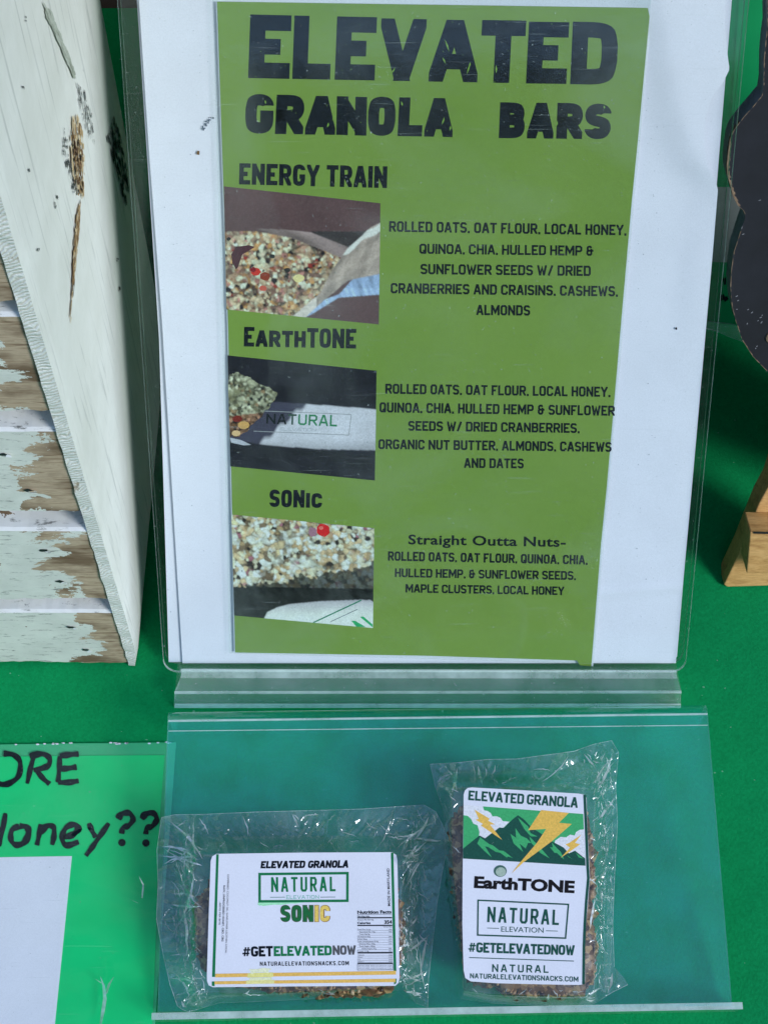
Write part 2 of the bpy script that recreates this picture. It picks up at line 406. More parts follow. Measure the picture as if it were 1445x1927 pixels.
class Print(MB):
    """flat print: every shape is given in the photograph of the sheet and lies on the sheet's plane"""
    def __init__(s, plane, h0, org=(0, 0), sc=1.0, surf=None):
        super().__init__(); s.p = plane; s.h = h0; s.org = org; s.sc = sc; s.k = 0; s.surf = surf
    def T(s, x, y): return (s.org[0]+x/s.sc, s.org[1]+y/s.sc)
    def layer(s): s.k += 1; return s.h + s.k*1.5e-6
    def poly(s, pts, col, h=None):
        h = s.layer() if h is None else h
        q = [s.p.at(*s.T(*p), h) for p in pts]
        a = sum(q[i][0]*q[(i+1) % len(q)][1]-q[(i+1) % len(q)][0]*q[i][1] for i in range(len(q)))
        if a < 0: q = q[::-1]
        s.face(q, 0, col)
    def line(s, pts, hw, col, closed=False, rnd=False):
        h = s.layer()
        for q in strip(pts, hw, closed): s.poly(q, col, h)
        if rnd:
            for (x, y) in pts:
                h = s.layer(); s.poly([(x+hw*cos(a*math.pi/5), y+hw*sin(a*math.pi/5)) for a in range(10)], col, h)
    def text(s, txt, a, b, h0, h1, col, hw=.1, gap=.09, slant=0, jit=0, space=.30, big=()):
        ax, ay = a; bx, by = b; L = math.hypot(bx-ax, by-ay); ex, ey = (bx-ax)/L, (by-ay)/L; ux, uy = ey, -ex
        hm = (h0+h1)/2; T = L/hm
        ws = []; fixed = 0; flex = 0
        for i, ch in enumerate(txt):
            if ch == ' ': fixed += space; continue
            g = G[ch][0]; fixed += 2*hw+gap; flex += g
        k = (T-fixed+gap)/max(flex, .01); k_in = s.k
        x = 0
        for i, ch in enumerate(txt):
            if ch == ' ': x += space; continue
            g, st = G[ch]; wd = 2*hw+g*k; hw_ = hw; hw = hw*.62 if ch == '#' else hw
            sy = 1.0 if (not big or i in big) else .84
            th = random.uniform(-jit, jit)*.5; dy = random.uniform(-jit, jit)*.4; sxx = 1+random.uniform(-jit, jit)*.5
            cc = col[i] if isinstance(col, list) else col
            for cl, pts in st:
                P = [(hw+X*(wd-2*hw), hw+Y*(sy-2*hw)) for X, Y in pts]
                if not cl:
                    e0 = abs(P[0][0]-P[1][0]) > 1e-6 and abs(P[0][1]-P[1][1]) > 1e-6
                    e1 = abs(P[-1][0]-P[-2][0]) > 1e-6 and abs(P[-1][1]-P[-2][1]) > 1e-6
                    for idx, dg in ((0, e0), (-1, e1)):
                        j = 1 if idx == 0 else -2; Y = pts[idx][1]
                        if dg and Y in (0, 1): e = 2.5*hw
                        elif dg: e = .3*hw
                        else: e = 0 if (ch in 'CGS' and pts[idx][0] in (0, 1)) else hw if (Y in (0, 1) or pts[idx][0] in (0, 1)) else .2*hw
                        d = np.array(P[idx])-np.array(P[j]); d = d/np.linalg.norm(d)*e
                        P[idx] = tuple(np.array(P[idx])+d)
                ylo = -.25 if ch in ',/Q' else 0; yhi = 1.12 if ch == '/' else sy
                for _ in range(2 if hw > .1 else 0): P = round_(P, cl)
                h = s.layer()
                for q in strip(P, hw, bool(cl)):
                    q = clip(q, 0, wd, ylo, yhi)
                    if len(q) < 3: continue
                    o = []
                    for (X, Y) in q:
                        X2 = X*sxx + Y*(slant+th*.5); Y2 = Y*(1+dy*.3)+th*.3*(X-wd/2)
                        f = (x+X)/T; hh = h0+(h1-h0)*f
                        o.append((ax+ex*(x+X2)*hm+ux*Y2*hh, ay+ey*(x+X2)*hm+uy*Y2*hh))
                    s.poly(o, cc, h)
            x += wd+gap; hw = hw_
            s.k = k_in+(s.k-k_in)%7
    def type(s, txt, a, b, h0, h1, col, bold=0.0, slant=0.0, spacing=1.0):
        cu = bpy.data.curves.new('type', 'FONT'); cu.body = txt; cu.offset = bold; cu.resolution_u = 3; cu.space_character = spacing
        cu.shear = slant
        o = bpy.data.objects.new('type', cu); COL.objects.link(o)
        dg = bpy.context.evaluated_depsgraph_get(); e = o.evaluated_get(dg); me = e.to_mesh()
        V = [(v.co.x, v.co.y) for v in me.vertices]; F = [tuple(p.vertices) for p in me.polygons]
        e.to_mesh_clear(); bpy.data.objects.remove(o); bpy.data.curves.remove(cu)
        if not V: return
        x0 = min(v[0] for v in V); x1 = max(v[0] for v in V)
        ax, ay = a; bx, by = b; L = math.hypot(bx-ax, by-ay); ex, ey = (bx-ax)/L, (by-ay)/L; ux, uy = ey, -ex
        cap = .729+bold*.9; h = s.layer()
        W = []
        for (X, Y) in V:
            f = (X-x0)/(x1-x0); hh = (h0+(h1-h0)*f)*(Y+bold*.3)/cap
            W.append(s.p.at(*s.T(ax+ex*f*L+ux*hh, ay+ey*f*L+uy*hh), h))
        i0 = len(s.v); s.v += W
        for f in F:
            a_, b_, c2 = W[f[0]], W[f[1]], W[f[2]]
            cr = (b_[0]-a_[0])*(c2[1]-a_[1])-(b_[1]-a_[1])*(c2[0]-a_[0])
            f = f if cr > 0 else f[::-1]
            s.f.append(tuple(i0+k for k in f)); s.m.append(0); s.c.append(col)
    def raster(s, quad, nx, ny, fn):
        """a printed photograph: a fine mosaic of flat ink cells"""
        h = s.layer(); tl, tr, br, bl = [np.array(q, float) for q in quad]
        S_, T_ = np.meshgrid(np.linspace(0, 1, nx+1), np.linspace(0, 1, ny+1))
        P = ((1-S_)*(1-T_))[..., None]*tl+(S_*(1-T_))[..., None]*tr+(S_*T_)[..., None]*br+((1-S_)*T_)[..., None]*bl
        pc = (P[:-1, :-1]+P[1:, 1:])/2; c, mask = fn(pc[..., 0], pc[..., 1])
        q_ = np.pad(c, ((1, 1), (1, 1), (0, 0)), mode='edge')      # the softness of an enlarged print
        c = .28*c+.12*(q_[:-2, 1:-1]+q_[2:, 1:-1]+q_[1:-1, :-2]+q_[1:-1, 2:])+.06*(q_[:-2, :-2]+q_[2:, 2:]+q_[:-2, 2:]+q_[2:, :-2])
        i0 = len(s.v); s.v += [s.p.at(*s.T(*q), h) for q in P.reshape(-1, 2)]
        for j in range(ny):
            for i in range(nx):
                if mask is not None and not mask[j, i]: continue
                a = i0+j*(nx+1)+i
                s.f.append((a, a+nx+1, a+nx+2, a+1)); s.m.append(0); s.c.append(tuple(float(v) for v in c[j, i]))
    def done(s, name, plane, parent): return s.build(name, M_INK, plane, parent, ink=True)

def cells(X, Y, n, box, pal, wts, asp=1.0, edge=.55, sh=0.25):
    """clustered oats, seeds and nuts as a printed picture shows them"""
    x0, x1, y0, y1 = box
    px = rng.uniform(x0, x1, n); py = rng.uniform(y0, y1, n); r = rng.uniform(.55, 1.6, n)
    col = np.array([lin(pal[k]) for k in rng.choice(len(pal), n, p=np.array(wts)/sum(wts))])*rng.uniform(.8, 1.15, (n, 1))
    D = np.full(X.shape, 1e9); D2 = np.full(X.shape, 1e9); I = np.zeros(X.shape, int)
    for k in range(n):
        d = np.hypot(X-px[k], (Y-py[k])*asp)/r[k]
        m = d < D; D2 = np.where(m, D, np.minimum(D2, d)); I = np.where(m, k, I); D = np.where(m, d, D)
    c = col[I]; e = np.clip((D2-D)/(D2+1e-6)*3.2, 0, 1)
    return np.clip(c*(edge+(1.15-edge)*e)[..., None], 0, .85)
def soft(X, Y, seed, f=.02, ang=None, st=1.0, n=10):
    """smooth blotches, stretched along a direction when one is given"""
    r = np.random.default_rng(seed); z = np.zeros(X.shape)
    for k in range(n):
        a = r.uniform(0, math.pi) if ang is None else ang+math.pi/2+r.normal()*.25/st
        ff = f*r.uniform(.5, 3.2); z += np.sin((X*math.cos(a)+Y*math.sin(a))*ff+r.uniform(0, 6.3)+1.2*np.sin((X-Y)*ff*.3+k))/(.6+ff/f*.4)
    return z/math.sqrt(n)
def oats(X, Y, box, pal, wts, n, big):
    c = cells(X, Y, n, box, pal, wts); cb = cells(X, Y, big, box, pal, wts, asp=1.5, edge=.35)
    m = np.clip(soft(X, Y, 5, .035)*1.6+.1, 0, 1)[..., None]*.75
    c = c*(1-m)+cb*m
    return np.clip(c*(1+.22*soft(X, Y, 9, .03))[..., None]*rng.uniform(.85, 1.15, X.shape)[..., None], 0, .85)
def inpoly(X, Y, poly):
    ins = np.zeros(X.shape, bool); n = len(poly)
    for i in range(n):
        (xa, ya), (xb, yb) = poly[i-1], poly[i]
        if ya == yb: continue
        c = ((ya > Y) != (yb > Y)) & (X < (xb-xa)*(Y-ya)/(yb-ya)+xa); ins ^= c
    return ins
def uv(plane, pts, h=0.0): return [plane.at(x, y, h)[:2] for x, y in pts]
def sheet(plane, pts, h, th, mats, name, parent=None):
    b = MB(); b.prism(uv(plane, pts, h+th), h, h+th, 0, 0 if not isinstance(mats, list) else 1)
    return b.build(name, mats, plane, parent)
def ragged(pts, amp, n=6):
    out = []
    for i in range(len(pts)):
        a, b = pts[i], pts[(i+1) % len(pts)]
        for k in range(n):
            t = k/n; out.append((a[0]+(b[0]-a[0])*t+random.uniform(-amp, amp), a[1]+(b[1]-a[1])*t+random.uniform(-amp, amp)))
    return out
def hgrid(plane, x0, x1, y0, y1, nx, ny, fn, name, mat, parent=None):
    pass

# ------------------------------------------------------------------ the table
b = MB(); n = 90
for j in range(n+1):
    for i in range(n+1):
        x = -1.2+2.4*i/n; y = -.5+1.242*j/n
        z = 0 if (abs(x) < .35 and .1 < y < .7) else 0
        b.v.append((x, y, z - .0005))
for j in range(n):
    for i in range(n):
        a = j*(n+1)+i; b.f.append((a, a+1, a+n+2, a+n+1)); b.m.append(0); b.c.append(None)
tag(b.build('tablecloth', M_CLOTH, TABLE, smooth=True), 'plain green cloth covering the whole table', 'tablecloth')

# ------------------------------------------------------------------ unseen slab and back panel, added to shade the far side of the table
m_blocker = plain('dark brown light blocker', (.045, .03, .02), .9)
b = MB(); b.box((-2.5, .37, .40), (2.5, .77, .42)); b.box((-2.5, .76, -.78), (2.5, .78, .397))
o = b.build('shade_blocker', m_blocker, TABLE); o['kind'] = 'structure'
b = MB(); b.box((-20, -7.3, -.78), (20, -7, 3.4)); o = b.build('reflection_blocker', plain('dark green reflection blocker', (.035, .045, .03), .9, 2, .5), TABLE); o['kind'] = 'structure'  # unseen wall, added to keep bright horizon sky out of the sign's reflection
b = MB(); b.box((-30, -30, -.80), (30, 30, -.78)); o = b.build('ground', plain('grey paving', (.14, .14, .13), .9, 3), TABLE); o['kind'] = 'structure'

# ------------------------------------------------------------------ wooden crate
CX1 = CRATE.at(266, 1253)[0]                         # right front corner of the crate
CR = Plane((CX1, .3126, 0), (1, 0, 0), (0, 0, 1))    # local: x to the left is negative, y is up, z towards the camera
crate = thing('wooden_crate', 'distressed wooden crate with flaking pale green paint left of the sign', 'crate', CR)
def zc(py, px=150): return CR.at(px, py)[1]
DEP = .171; ST = .0055
def wob(n, a): return [random.uniform(-a, a) for _ in range(n)]
# side panel (towards the sign), a board standing on its end with a rough sawn front edge
b = MB(); nz = 80; ny = 24; HT = .385
def sidept(f, g): return (0.0, HT*g, -DEP*f)
idx = {}
for j in range(nz+1):
    for i in range(ny+1):
        f, g = i/ny, j/nz
        x = 0.0; y = HT*g; z = -DEP*f
        if i == 0: z += random.uniform(-.0003, .0001)
        if j == 0: y += .0006+.0008*abs(sin(i*1.3))
        x -= .0022*(max(0, 1-g*16))**2 + (.0006 if i == 0 else 0)
        idx[i, j] = len(b.v); b.v.append((x, y, z))
for j in range(nz):
    for i in range(ny):
        b.f.append((idx[i, j], idx[i+1, j], idx[i+1, j+1], idx[i, j+1])); b.m.append(0); b.c.append(None)
fr = []
for j in range(nz+1):
    x = -ST+random.uniform(-.0002, .0002); a = len(b.v); b.v.append((x, b.v[idx[0, j]][1], b.v[idx[0, j]][2]+random.uniform(-.0003, .0003))); fr.append(a)
bk = []
for j in range(nz+1): bk.append(len(b.v)); b.v.append((-ST, HT*j/nz, -DEP))
for j in range(nz):
    b.f.append((idx[0, j], idx[0, j+1], fr[j+1], fr[j])); b.m.append(1); b.c.append(None)
    b.f.append((fr[j], fr[j+1], bk[j+1], bk[j])); b.m.append(1); b.c.append(None)
    b.f.append((idx[ny, j], bk[j], bk[j+1], idx[ny, j+1])); b.m.append(1); b.c.append(None)
b.build('side_panel', [M_SIDE, M_SAWN], parent=crate)
# splintered and scuffed places on the side panel
SP = Plane((CX1+.00035, .3126, 0), (0, 1, 0), (0, 0, 1))
def chip(pts, mat, name, h=0.0, amp=1.6, n=4, label=None):
    q = [SP.at(x, y, h) for x, y in ragged(pts, amp, n)]
    m = MB(); m.face([(.00035+h, p[1], -p[0]) for p in q]); o = m.build(name, mat, parent=crate)
    return o
M_FIB = mat_ink('weathered wood fibres', .85)
def fibres(poly, n, cols, name, wd=(.6, 1.6), ln=(6, 26), lean=.06, h=0.0):
    """torn wood: many narrow fibres lying along the grain inside a ragged outline"""
    m = MB(); xs = [p[0] for p in poly]; ys = [p[1] for p in poly]; k = 0; tries = 0
    while k < n and tries < 30*n:
        tries += 1
        x = random.uniform(min(xs), max(xs)); y = random.uniform(min(ys), max(ys)); l = random.uniform(*ln); w_ = random.uniform(*wd)
        if not inpoly(np.array([[x]]), np.array([[y]]), poly)[0, 0]: continue
        q = []
        for (a, c) in ((-w_, -l*.3), (-w_*.3, -l*.5), (w_, -l*.2), (w_*.8, l*.3), (w_*.1, l*.5), (-w_*.8, l*.25)):
            q.append((x+a+lean*(y+c-y)*1.0+random.uniform(-.3, .3), y+c))
        hh = h+.0001+k*2.5e-6
        P_ = [SP.at(a, c, hh) for a, c in q]
        m.face([(.00035+hh, p[1], -p[0]) for p in P_], 0, lin(random.choice(cols))); k += 1
    return m.build(name, M_FIB, parent=crate, ink=True)
TAN = [(196, 170, 128), (180, 152, 110), (208, 188, 150), (160, 130, 92), (214, 200, 172), (120, 92, 64)]
BRN = [(92, 66, 46), (60, 44, 34), (120, 92, 64), (40, 32, 28), (150, 124, 90)]
GRY = [(70, 74, 72), (40, 44, 44), (110, 114, 110), (150, 156, 150), (170, 176, 170)]
fibres([(139, 222), (152, 226), (158, 262), (160, 330), (158, 372), (148, 366), (136, 330), (134, 270)], 170, TAN, 'splintered_patch')
fibres([(136, 270), (150, 266), (158, 300), (158, 360), (150, 364), (142, 320)], 60, BRN, 'splintered_patch', (.4, 1.1), (5, 18), h=.0006)
fibres([(149, 384), (153, 386), (150, 430), (146, 480), (141, 520), (137, 540), (138, 510), (139, 470), (143, 420)], 150, TAN+[(150, 120, 84)]*3, 'splintered_patch', (.5, 1.2), (8, 24), -.10)
fibres([(138, 520), (142, 520), (134, 604), (131, 604)], 30, BRN+TAN[:2], 'splintered_patch', (.3, .7), (10, 26), -.10)
fibres([(146, 150), (160, 170), (176, 220), (181, 270), (168, 262), (158, 225), (148, 185)], 75, GRY, 'scuffed_patch', (.3, .8), (5, 20), .14)
fibres([(122, 242), (128, 250), (130, 290), (146, 356), (140, 362), (119, 290)], 60, GRY[:3], 'scuffed_patch', (.3, .9), (4, 14), .05)
fibres([(214, 214), (226, 250), (236, 300), (243, 345), (238, 392), (228, 350), (216, 310), (204, 262)], 170, GRY[:2]+[(30, 40, 38), (60, 70, 66), (90, 100, 96)], 'scuffed_patch', (.4, 1.1), (5, 22), .12)
fibres([(84, 10), (100, 28), (112, 60), (126, 90), (143, 140), (138, 142), (122, 105), (104, 62), (90, 34)], 130, [(178, 184, 168), (166, 172, 156), (186, 192, 178)], 'scuffed_patch', (1, 2.2), (8, 26), .35)
for (x, y) in ((50, 36), (56, 322), (73, 468), (105, 385), (108, 372), (45, 165), (226, 545), (222, 490)):
    fibres([(x-2, y-4), (x+2, y-4), (x+2, y+5), (x-2, y+5)], 4, GRY[:2], 'scuffed_patch', (.3, .9), (3, 8), .1)
# front boards
PLK = [(1252, 1156), (1133, 1001), (968, 814), (783, 598), None, None, None, None]
zb = 0.0
X_L = -.26
for k, pk in enumerate(PLK):
    if pk: z0 = zc(pk[0], (150, 150, 120, 70)[k]) if k else .0012; z1 = zc(pk[1], (150, 150, 120, 70)[k])
    else: z0 = z1+.0065; z1 = z0+.036
    b = MB(); th = .016; nx = 90; xs = [X_L+(-ST-.0004-X_L)*i/nx for i in range(nx+1)]
    prof = []
    lo = wob(nx+1, .0005); hi = wob(nx+1, .00012)
    for i, x in enumerate(xs):
        f = .0014*sin(x*60+k)
        y0 = z0+lo[i]+(.0006*sin(x*90+k*3)); y1 = z1+hi[i]
        zf = -.0012+.00018*sin(x*45+k*2)
        prof.append([(x, y0, -th), (x, y0, zf-.001), (x, y0+.001, zf), (x, y1-.0012, zf), (x, y1, zf-.0012), (x, y1, -th)])
    i0 = len(b.v)
    for p in prof: b.v += p
    mats = [0, 0, 0, 1, 1, 0]
    for i in range(nx):
        for q in range(6):
            a = i0+i*6+q; c = i0+i*6+(q+1) % 6
            b.f.append((a, c, c+6, a+6)); b.m.append(mats[q]); b.c.append(None)
    b.f.append(tuple(i0+nx*6+q for q in range(6))); b.m.append(0); b.c.append(None)
    o = b.build('front_board', [M_PEEL, M_PEELW], parent=crate)
    # torn nail holes near the right end
    for (dx, fz) in ((-.017-.004*random.random(), .28), (-.019-.004*random.random(), .72)):
        zz = z0+(z1-z0)*fz; xx = -ST+dx
        m = MB(); c = []
        for a in range(9): r_ = random.uniform(.0006, .0015); c.append((xx+1.5*r_*cos(a*.698), zz+r_*sin(a*.698), -.00085))
        m.face(c); m.build('nail_hole', M_BLACK, parent=o)
        m = MB(); c = []
        for a in range(7): r_ = random.uniform(.0006, .0014); c.append((xx+.0018+r_*1.3*cos(a*.9), zz-.0003+r_*.8*sin(a*.9), -.0006+random.uniform(0, .0004)))
        m.face(c); m.build('paint_flake', M_PEELW, parent=o)
b = MB(); b.box((X_L, .0, -DEP), (-ST-.0003, .38, -DEP+.008)); b.build('back_panel', M_BARE, parent=crate)
b = MB(); b.box((X_L, .001, -DEP+.0085), (-ST-.0003, .006, -.0165)); b.build('bottom_board', M_BARE, parent=crate)

# ------------------------------------------------------------------ sign holder and what is in it
def rrect(u0, u1, v0, v1, r, n=6):
    out = []
    for cx, cy, a0 in ((u1-r, v1-r, 0), (u0+r, v1-r, 90), (u0+r, v0+r, 180), (u1-r, v0+r, 270)):
        for k in range(n+1):
            a = R(a0+90*k/n); out.append((cx+r*cos(a), cy+r*sin(a)))
    return out
uL = SIGN.at(311, 1250)[0]; uR = SIGN.at(1286, 1250)[0]; vB = SIGN.at(700, 1256)[1]
UTOP = .30
holder = thing('sign_holder', 'clear acrylic sign holder leaning back on a thick foot', 'sign holder', SIGN)
b = MB(); b.prism(rrect(uL, uR, vB, UTOP, .006), -.0048, -.0028); b.build('back_panel', [M_ACR, M_EDGE], parent=holder)
b = MB(); b.prism(rrect(uL, uR, vB, UTOP, .006), .0026, .0042); b.build('front_panel', [M_ACR, M_EDGE], parent=holder)
# foot: a bent thick bar lying along the bottom of the panels
FT = Plane((0, .2936, 0), (1, 0, 0), (0, 1, 0))
def ft(px, py, z): p = TABLE.at(px, py, z); return p
foot_rows = [((343, 1260), (1271, 1263), .0125), ((340, 1276), (1274, 1277), .0120), ((329, 1301), (1281, 1300), .0108), ((328, 1331), (1280, 1331), .0006)]
rows = []
for (a, c, z) in foot_rows: rows.append((TABLE.at(a[0], a[1], z), TABLE.at(c[0], c[1], z)))
foot = thing('x', 'x', 'x', TABLE); bpy.data.objects.remove(foot)
m = MB()
def band(A, B, mat): m.face([A[0], A[1], B[1], B[0]][::-1], mat)
inv = SIGN.m.inverted()
RW = [(inv@Vector(a), inv@Vector(c)) for a, c in rows]
band(RW[0], RW[1], 1); band(RW[1], RW[2], 0); band(RW[2], RW[3], 2)
fl = inv@Vector((rows[3][0][0], .3150, .0006)); fr_ = inv@Vector((rows[3][1][0], .3150, .0006))
tl = RW[0]
m.face([RW[3][0], RW[3][1], fr_, fl][::-1], 2)
m.face([fl, fr_, tl[1], tl[0]], 2)
m.face([RW[0][0], RW[1][0], RW[2][0], RW[3][0], fl], 1); m.face([RW[0][1], fr_, RW[3][1], RW[2][1], RW[1][1]], 1)
m.build('foot', [M_DIM, M_EDGE, M_DIM], parent=holder)
def rib(ya, yb, z, lift, th, name='foot_ridge'):
    a = inv@Vector(TABLE.at(ya[0], ya[1], z)); c = inv@Vector(TABLE.at(yb[0], yb[1], z))
    q = MB(); d = Vector((0, 0, 1)); t = th
    pts = [Vector((0, -t, 0)), Vector((0, t, 0)), Vector((0, t*.6, lift)), Vector((0, -t*.6, lift))]
    A = [a+p for p in pts]; B = [c+p for p in pts]
    for i in range(4): q.face([A[i], A[(i+1) % 4], B[(i+1) % 4], B[i]])
    q.face(A[::-1]); q.face(B); return q.build(name, M_EDGE, parent=holder)
rib((329, 1303), (1281, 1302), .0111, .0006, .0007)
rib((329, 1329), (1280, 1329), .0012, .0006, .0009)
rib((330, 1325), (1280, 1325), .0040, .0004, .0003)
rib((341, 1261), (1272, 1263), .0128, .0006, .0006)

# white sheets behind the poster
back = sheet(SIGN, [(255, -45), (300, 640), (318, 1246), (1273, 1236), (1348, 345), (1380, -45)], -.0022, .0002, M_WHITE, 'paper_sheet')
tag(back, 'rear white sheet showing along the edges inside the acrylic holder', 'paper')
fp = [(259, -45), (282, 300), (305, 600), (344, 1251), (1255, 1247), (1255, 1241), (1271, 1240), (1300, 930), (1340, 480), (1350, 355), (1347, 345), (1330, 310), (1324, 260), (1327, 220), (1340, 180), (1360, 155), (1372, 130), (1369, 110), (1363, 47), (1364, 0), (1366, -45)]
Lc = [(259, -45), (282, 300), (305, 600), (344, 1249)]
Rc = [(1366, -45), (1364, 0), (1363, 47), (1369, 110), (1372, 130), (1360, 155), (1340, 180), (1327, 220), (1324, 260), (1330, 310), (1347, 345), (1350, 357), (1340, 480), (1300, 930), (1271, 1246)]
crs = [(1200, -45), (1222, 80), (1236, 150), (1252, 230), (1278, 300), (1322, 352), (1345, 420)]
b = MB(); ny, nx = 190, 90
fx = lambda C, y: float(np.interp(y, [p[1] for p in C], [p[0] for p in C]))
for j in range(ny+1):
    y = -45+(1248+45)*j/ny; xl, xr = fx(Lc, y), fx(Rc, y); xc = fx(crs, y)
    for i in range(nx+1):
        x = xl+(xr-xl)*(i/nx)**.75
        h = -.0006+.00018*sin(x*.012+y*.006)
        if y < 440:
            k = max(0, min(1, (440-y)/120)); r_ = (x-xc)/55
            h += k*.0024*(1/(1+math.exp(-3*r_)))*max(0.0, 1-max(0, r_-.6)*.35)
        if y > 380:
            q_ = (x-(1300-.1*(y-420)))/40; h += .0008*math.exp(-((y-520)/120)**2)/(1+math.exp(-4*q_))
        h += .0007*math.exp(-((y-(1118-.09*(x-1120)))/9)**2)*(x > 1100)
        b.v.append(SIGN.at(x, y, min(h, .0021)))
for j in range(ny):
    for i in range(nx):
        a = j*(nx+1)+i; b.f.append((a, a+nx+1, a+nx+2, a+1)); b.m.append(0); b.c.append(None)
front = b.build('paper_sheet', M_WHITE, SIGN, smooth=True)
tag(front, 'front white sheet with a curled right edge behind the green poster', 'paper')
# marks on the white sheet
pr = Print(SIGN, .0001)
def speck(x, y, r, c, asp=1.0):
    pr.poly([(x+r*random.uniform(.5, 1.2)*cos(a), y+asp*r*random.uniform(.5, 1.2)*sin(a)) for a in [k*.785 for k in range(8)]], c)
for k in range(26):
    t = random.random(); speck(380+t*20+random.uniform(-3, 3), 244-t*26+random.uniform(-3, 3), random.uniform(.8, 2.2), lin((95, 105, 120)))
speck(373, 288, 4, lin((120, 90, 60)), 1.4); speck(1272, 618, 2.2, lin((40, 40, 50)), 1.3)
for k in range(60): speck(random.choice([random.uniform(305, 405), random.uniform(1195, 1240)]), random.uniform(10, 1220), random.uniform(.5, 1.1), lin((130, 135, 150)))
pr.done('specks', None, front)['kind'] = 'stuff'

# the poster
PH = .0008
pout = [(409, 3), (1223, 15), (1201, 250), (1188, 380), (1167, 619), (1141, 918), (1130, 1027), (1112, 1254), (1091, 1252), (1085, 1243), (800, 1234), (443, 1228), (437, 950), (430, 620), (421, 350)]
poster = thing('poster', 'green granola bar poster with bold black lettering and three photos', 'poster', SIGN)
wout = [(x+(3.5 if x > 1000 else -2), y) for x, y in pout]
sheet(SIGN, wout, PH-.00025, .0002, M_WHITE, 'paper_edge', poster)
sheet(SIGN, pout, PH, .0002, M_GREENP, 'printed_sheet', poster)
K = lin((16, 22, 36)); Kt = (.004, .007, .013)
pr = Print(SIGN, PH+.00022)
pr.text('ELEVATED', (467, 147), (1157, 160), 119, 117, Kt, hw=.125, gap=.05, jit=.07, slant=.02)
pr.text('GRANOLA', (461, 251), (853, 258), 74, 73, Kt, hw=.145, gap=.05, jit=.07, slant=.02)
pr.text('BARS', (938, 260), (1146, 262), 67, 67, Kt, hw=.15, gap=.06, jit=.07, slant=.04)
pr.text('ENERGY TRAIN', (450, 347), (728, 354), 40, 41, Kt, hw=.105, gap=.07, space=.26)
pr.text('EARTHTONE', (459, 652), (670, 656), 37, 37, Kt, hw=.105, gap=.07, big=(0, 5, 6, 7, 8))
pr.text('SONIC', (507, 954), (606, 956), 33, 33, Kt, hw=.115, gap=.08, big=(0, 1, 2))
BT = dict(hw=.098, gap=.085, space=.32)
def body(t, x0, x1, y0, y1, h, **k):
    q = dict(BT); q.update(k); pr.text(t, (x0, y0), (x1, y1), h, h, Kt, **q)
body('ROLLED OATS, OAT FLOUR, LOCAL HONEY,', 732, 1178, 436, 443, 20, big=(0,)+tuple(range(1, 40)))
body('QUINOA, CHIA, HULLED HEMP &', 789, 1116, 477.5, 481.5, 19)
body('SUNFLOWER SEEDS W/ DRIED', 791, 1111, 516, 519.5, 19.5)
body('CRANBERRIES AND CRAISINS, CASHEWS,', 735, 1162, 552, 558, 19.5)
body('ALMONDS', 896, 997, 593, 594, 19.5)
body('ROLLED OATS, OAT FLOUR, LOCAL HONEY,', 725, 1148, 741, 747, 19)
body('QUINOA, CHIA, HULLED HEMP & SUNFLOWER', 714, 1156, 776, 782.5, 19)
body('SEEDS W/ DRIED CRANBERRIES,', 768, 1090, 810.5, 815, 18.5)
body('ORGANIC NUT BUTTER, ALMONDS, CASHEWS', 712, 1150, 845, 850.5, 18.5)
body('AND DATES', 873, 985, 880.5, 881.5, 18.5)
pr.type('Straight Outta Nuts-', (768, 1024), (1064, 1029), 19, 19, Kt, bold=.022, spacing=1.05)
body('ROLLED OATS, OAT FLOUR, QUINOA, CHIA,', 730, 1105, 1055, 1062.5, 17.5)
body('HULLED HEMP, & SUNFLOWER SEEDS,', 743, 1083, 1086, 1091.5, 16.5)
body('MAPLE CLUSTERS, LOCAL HONEY', 763, 1061, 1115, 1120, 16)
# missing flecks of ink in the big letters
GR = alb(112, 150, 70)
for (x, y, l, a) in ((845, 98, 26, 1.9), (838, 120, 14, 2.0), (878, 140, 22, 1.3), (882, 128, 12, 1.35), (735, 140, 16, 1.0), (778, 38, 12, 1.9), (933, 138, 16, 1.57), (831, 235, 16, 1.25), (846, 246, 10, 1.4), (625, 228, 16, 1.2), (616, 240, 10, 1.35), (757, 200, 10, 1.8), (500, 196, 8, 1.7), (534, 82, 12, 1.57), (698, 88, 12, 1.57), (1056, 90, 10, 1.57), (1045, 240, 14, 1.3), (1137, 205, 7, 1.8)):
    pr.poly([(x, y), (x+l*cos(a)*.5+2.2, y-l*sin(a)*.5), (x+l*cos(a), y-l*sin(a)), (x+l*cos(a)*.5-1.2, y-l*sin(a)*.5)], GR)
for k in range(60):
    x = random.uniform(470, 1155); y = random.uniform(35, 255)
    pr.poly([(x, y), (x+random.uniform(1, 2.2), y+.5), (x+.8, y+random.uniform(1.2, 3))], GR)
pr.done('lettering', SIGN, poster)

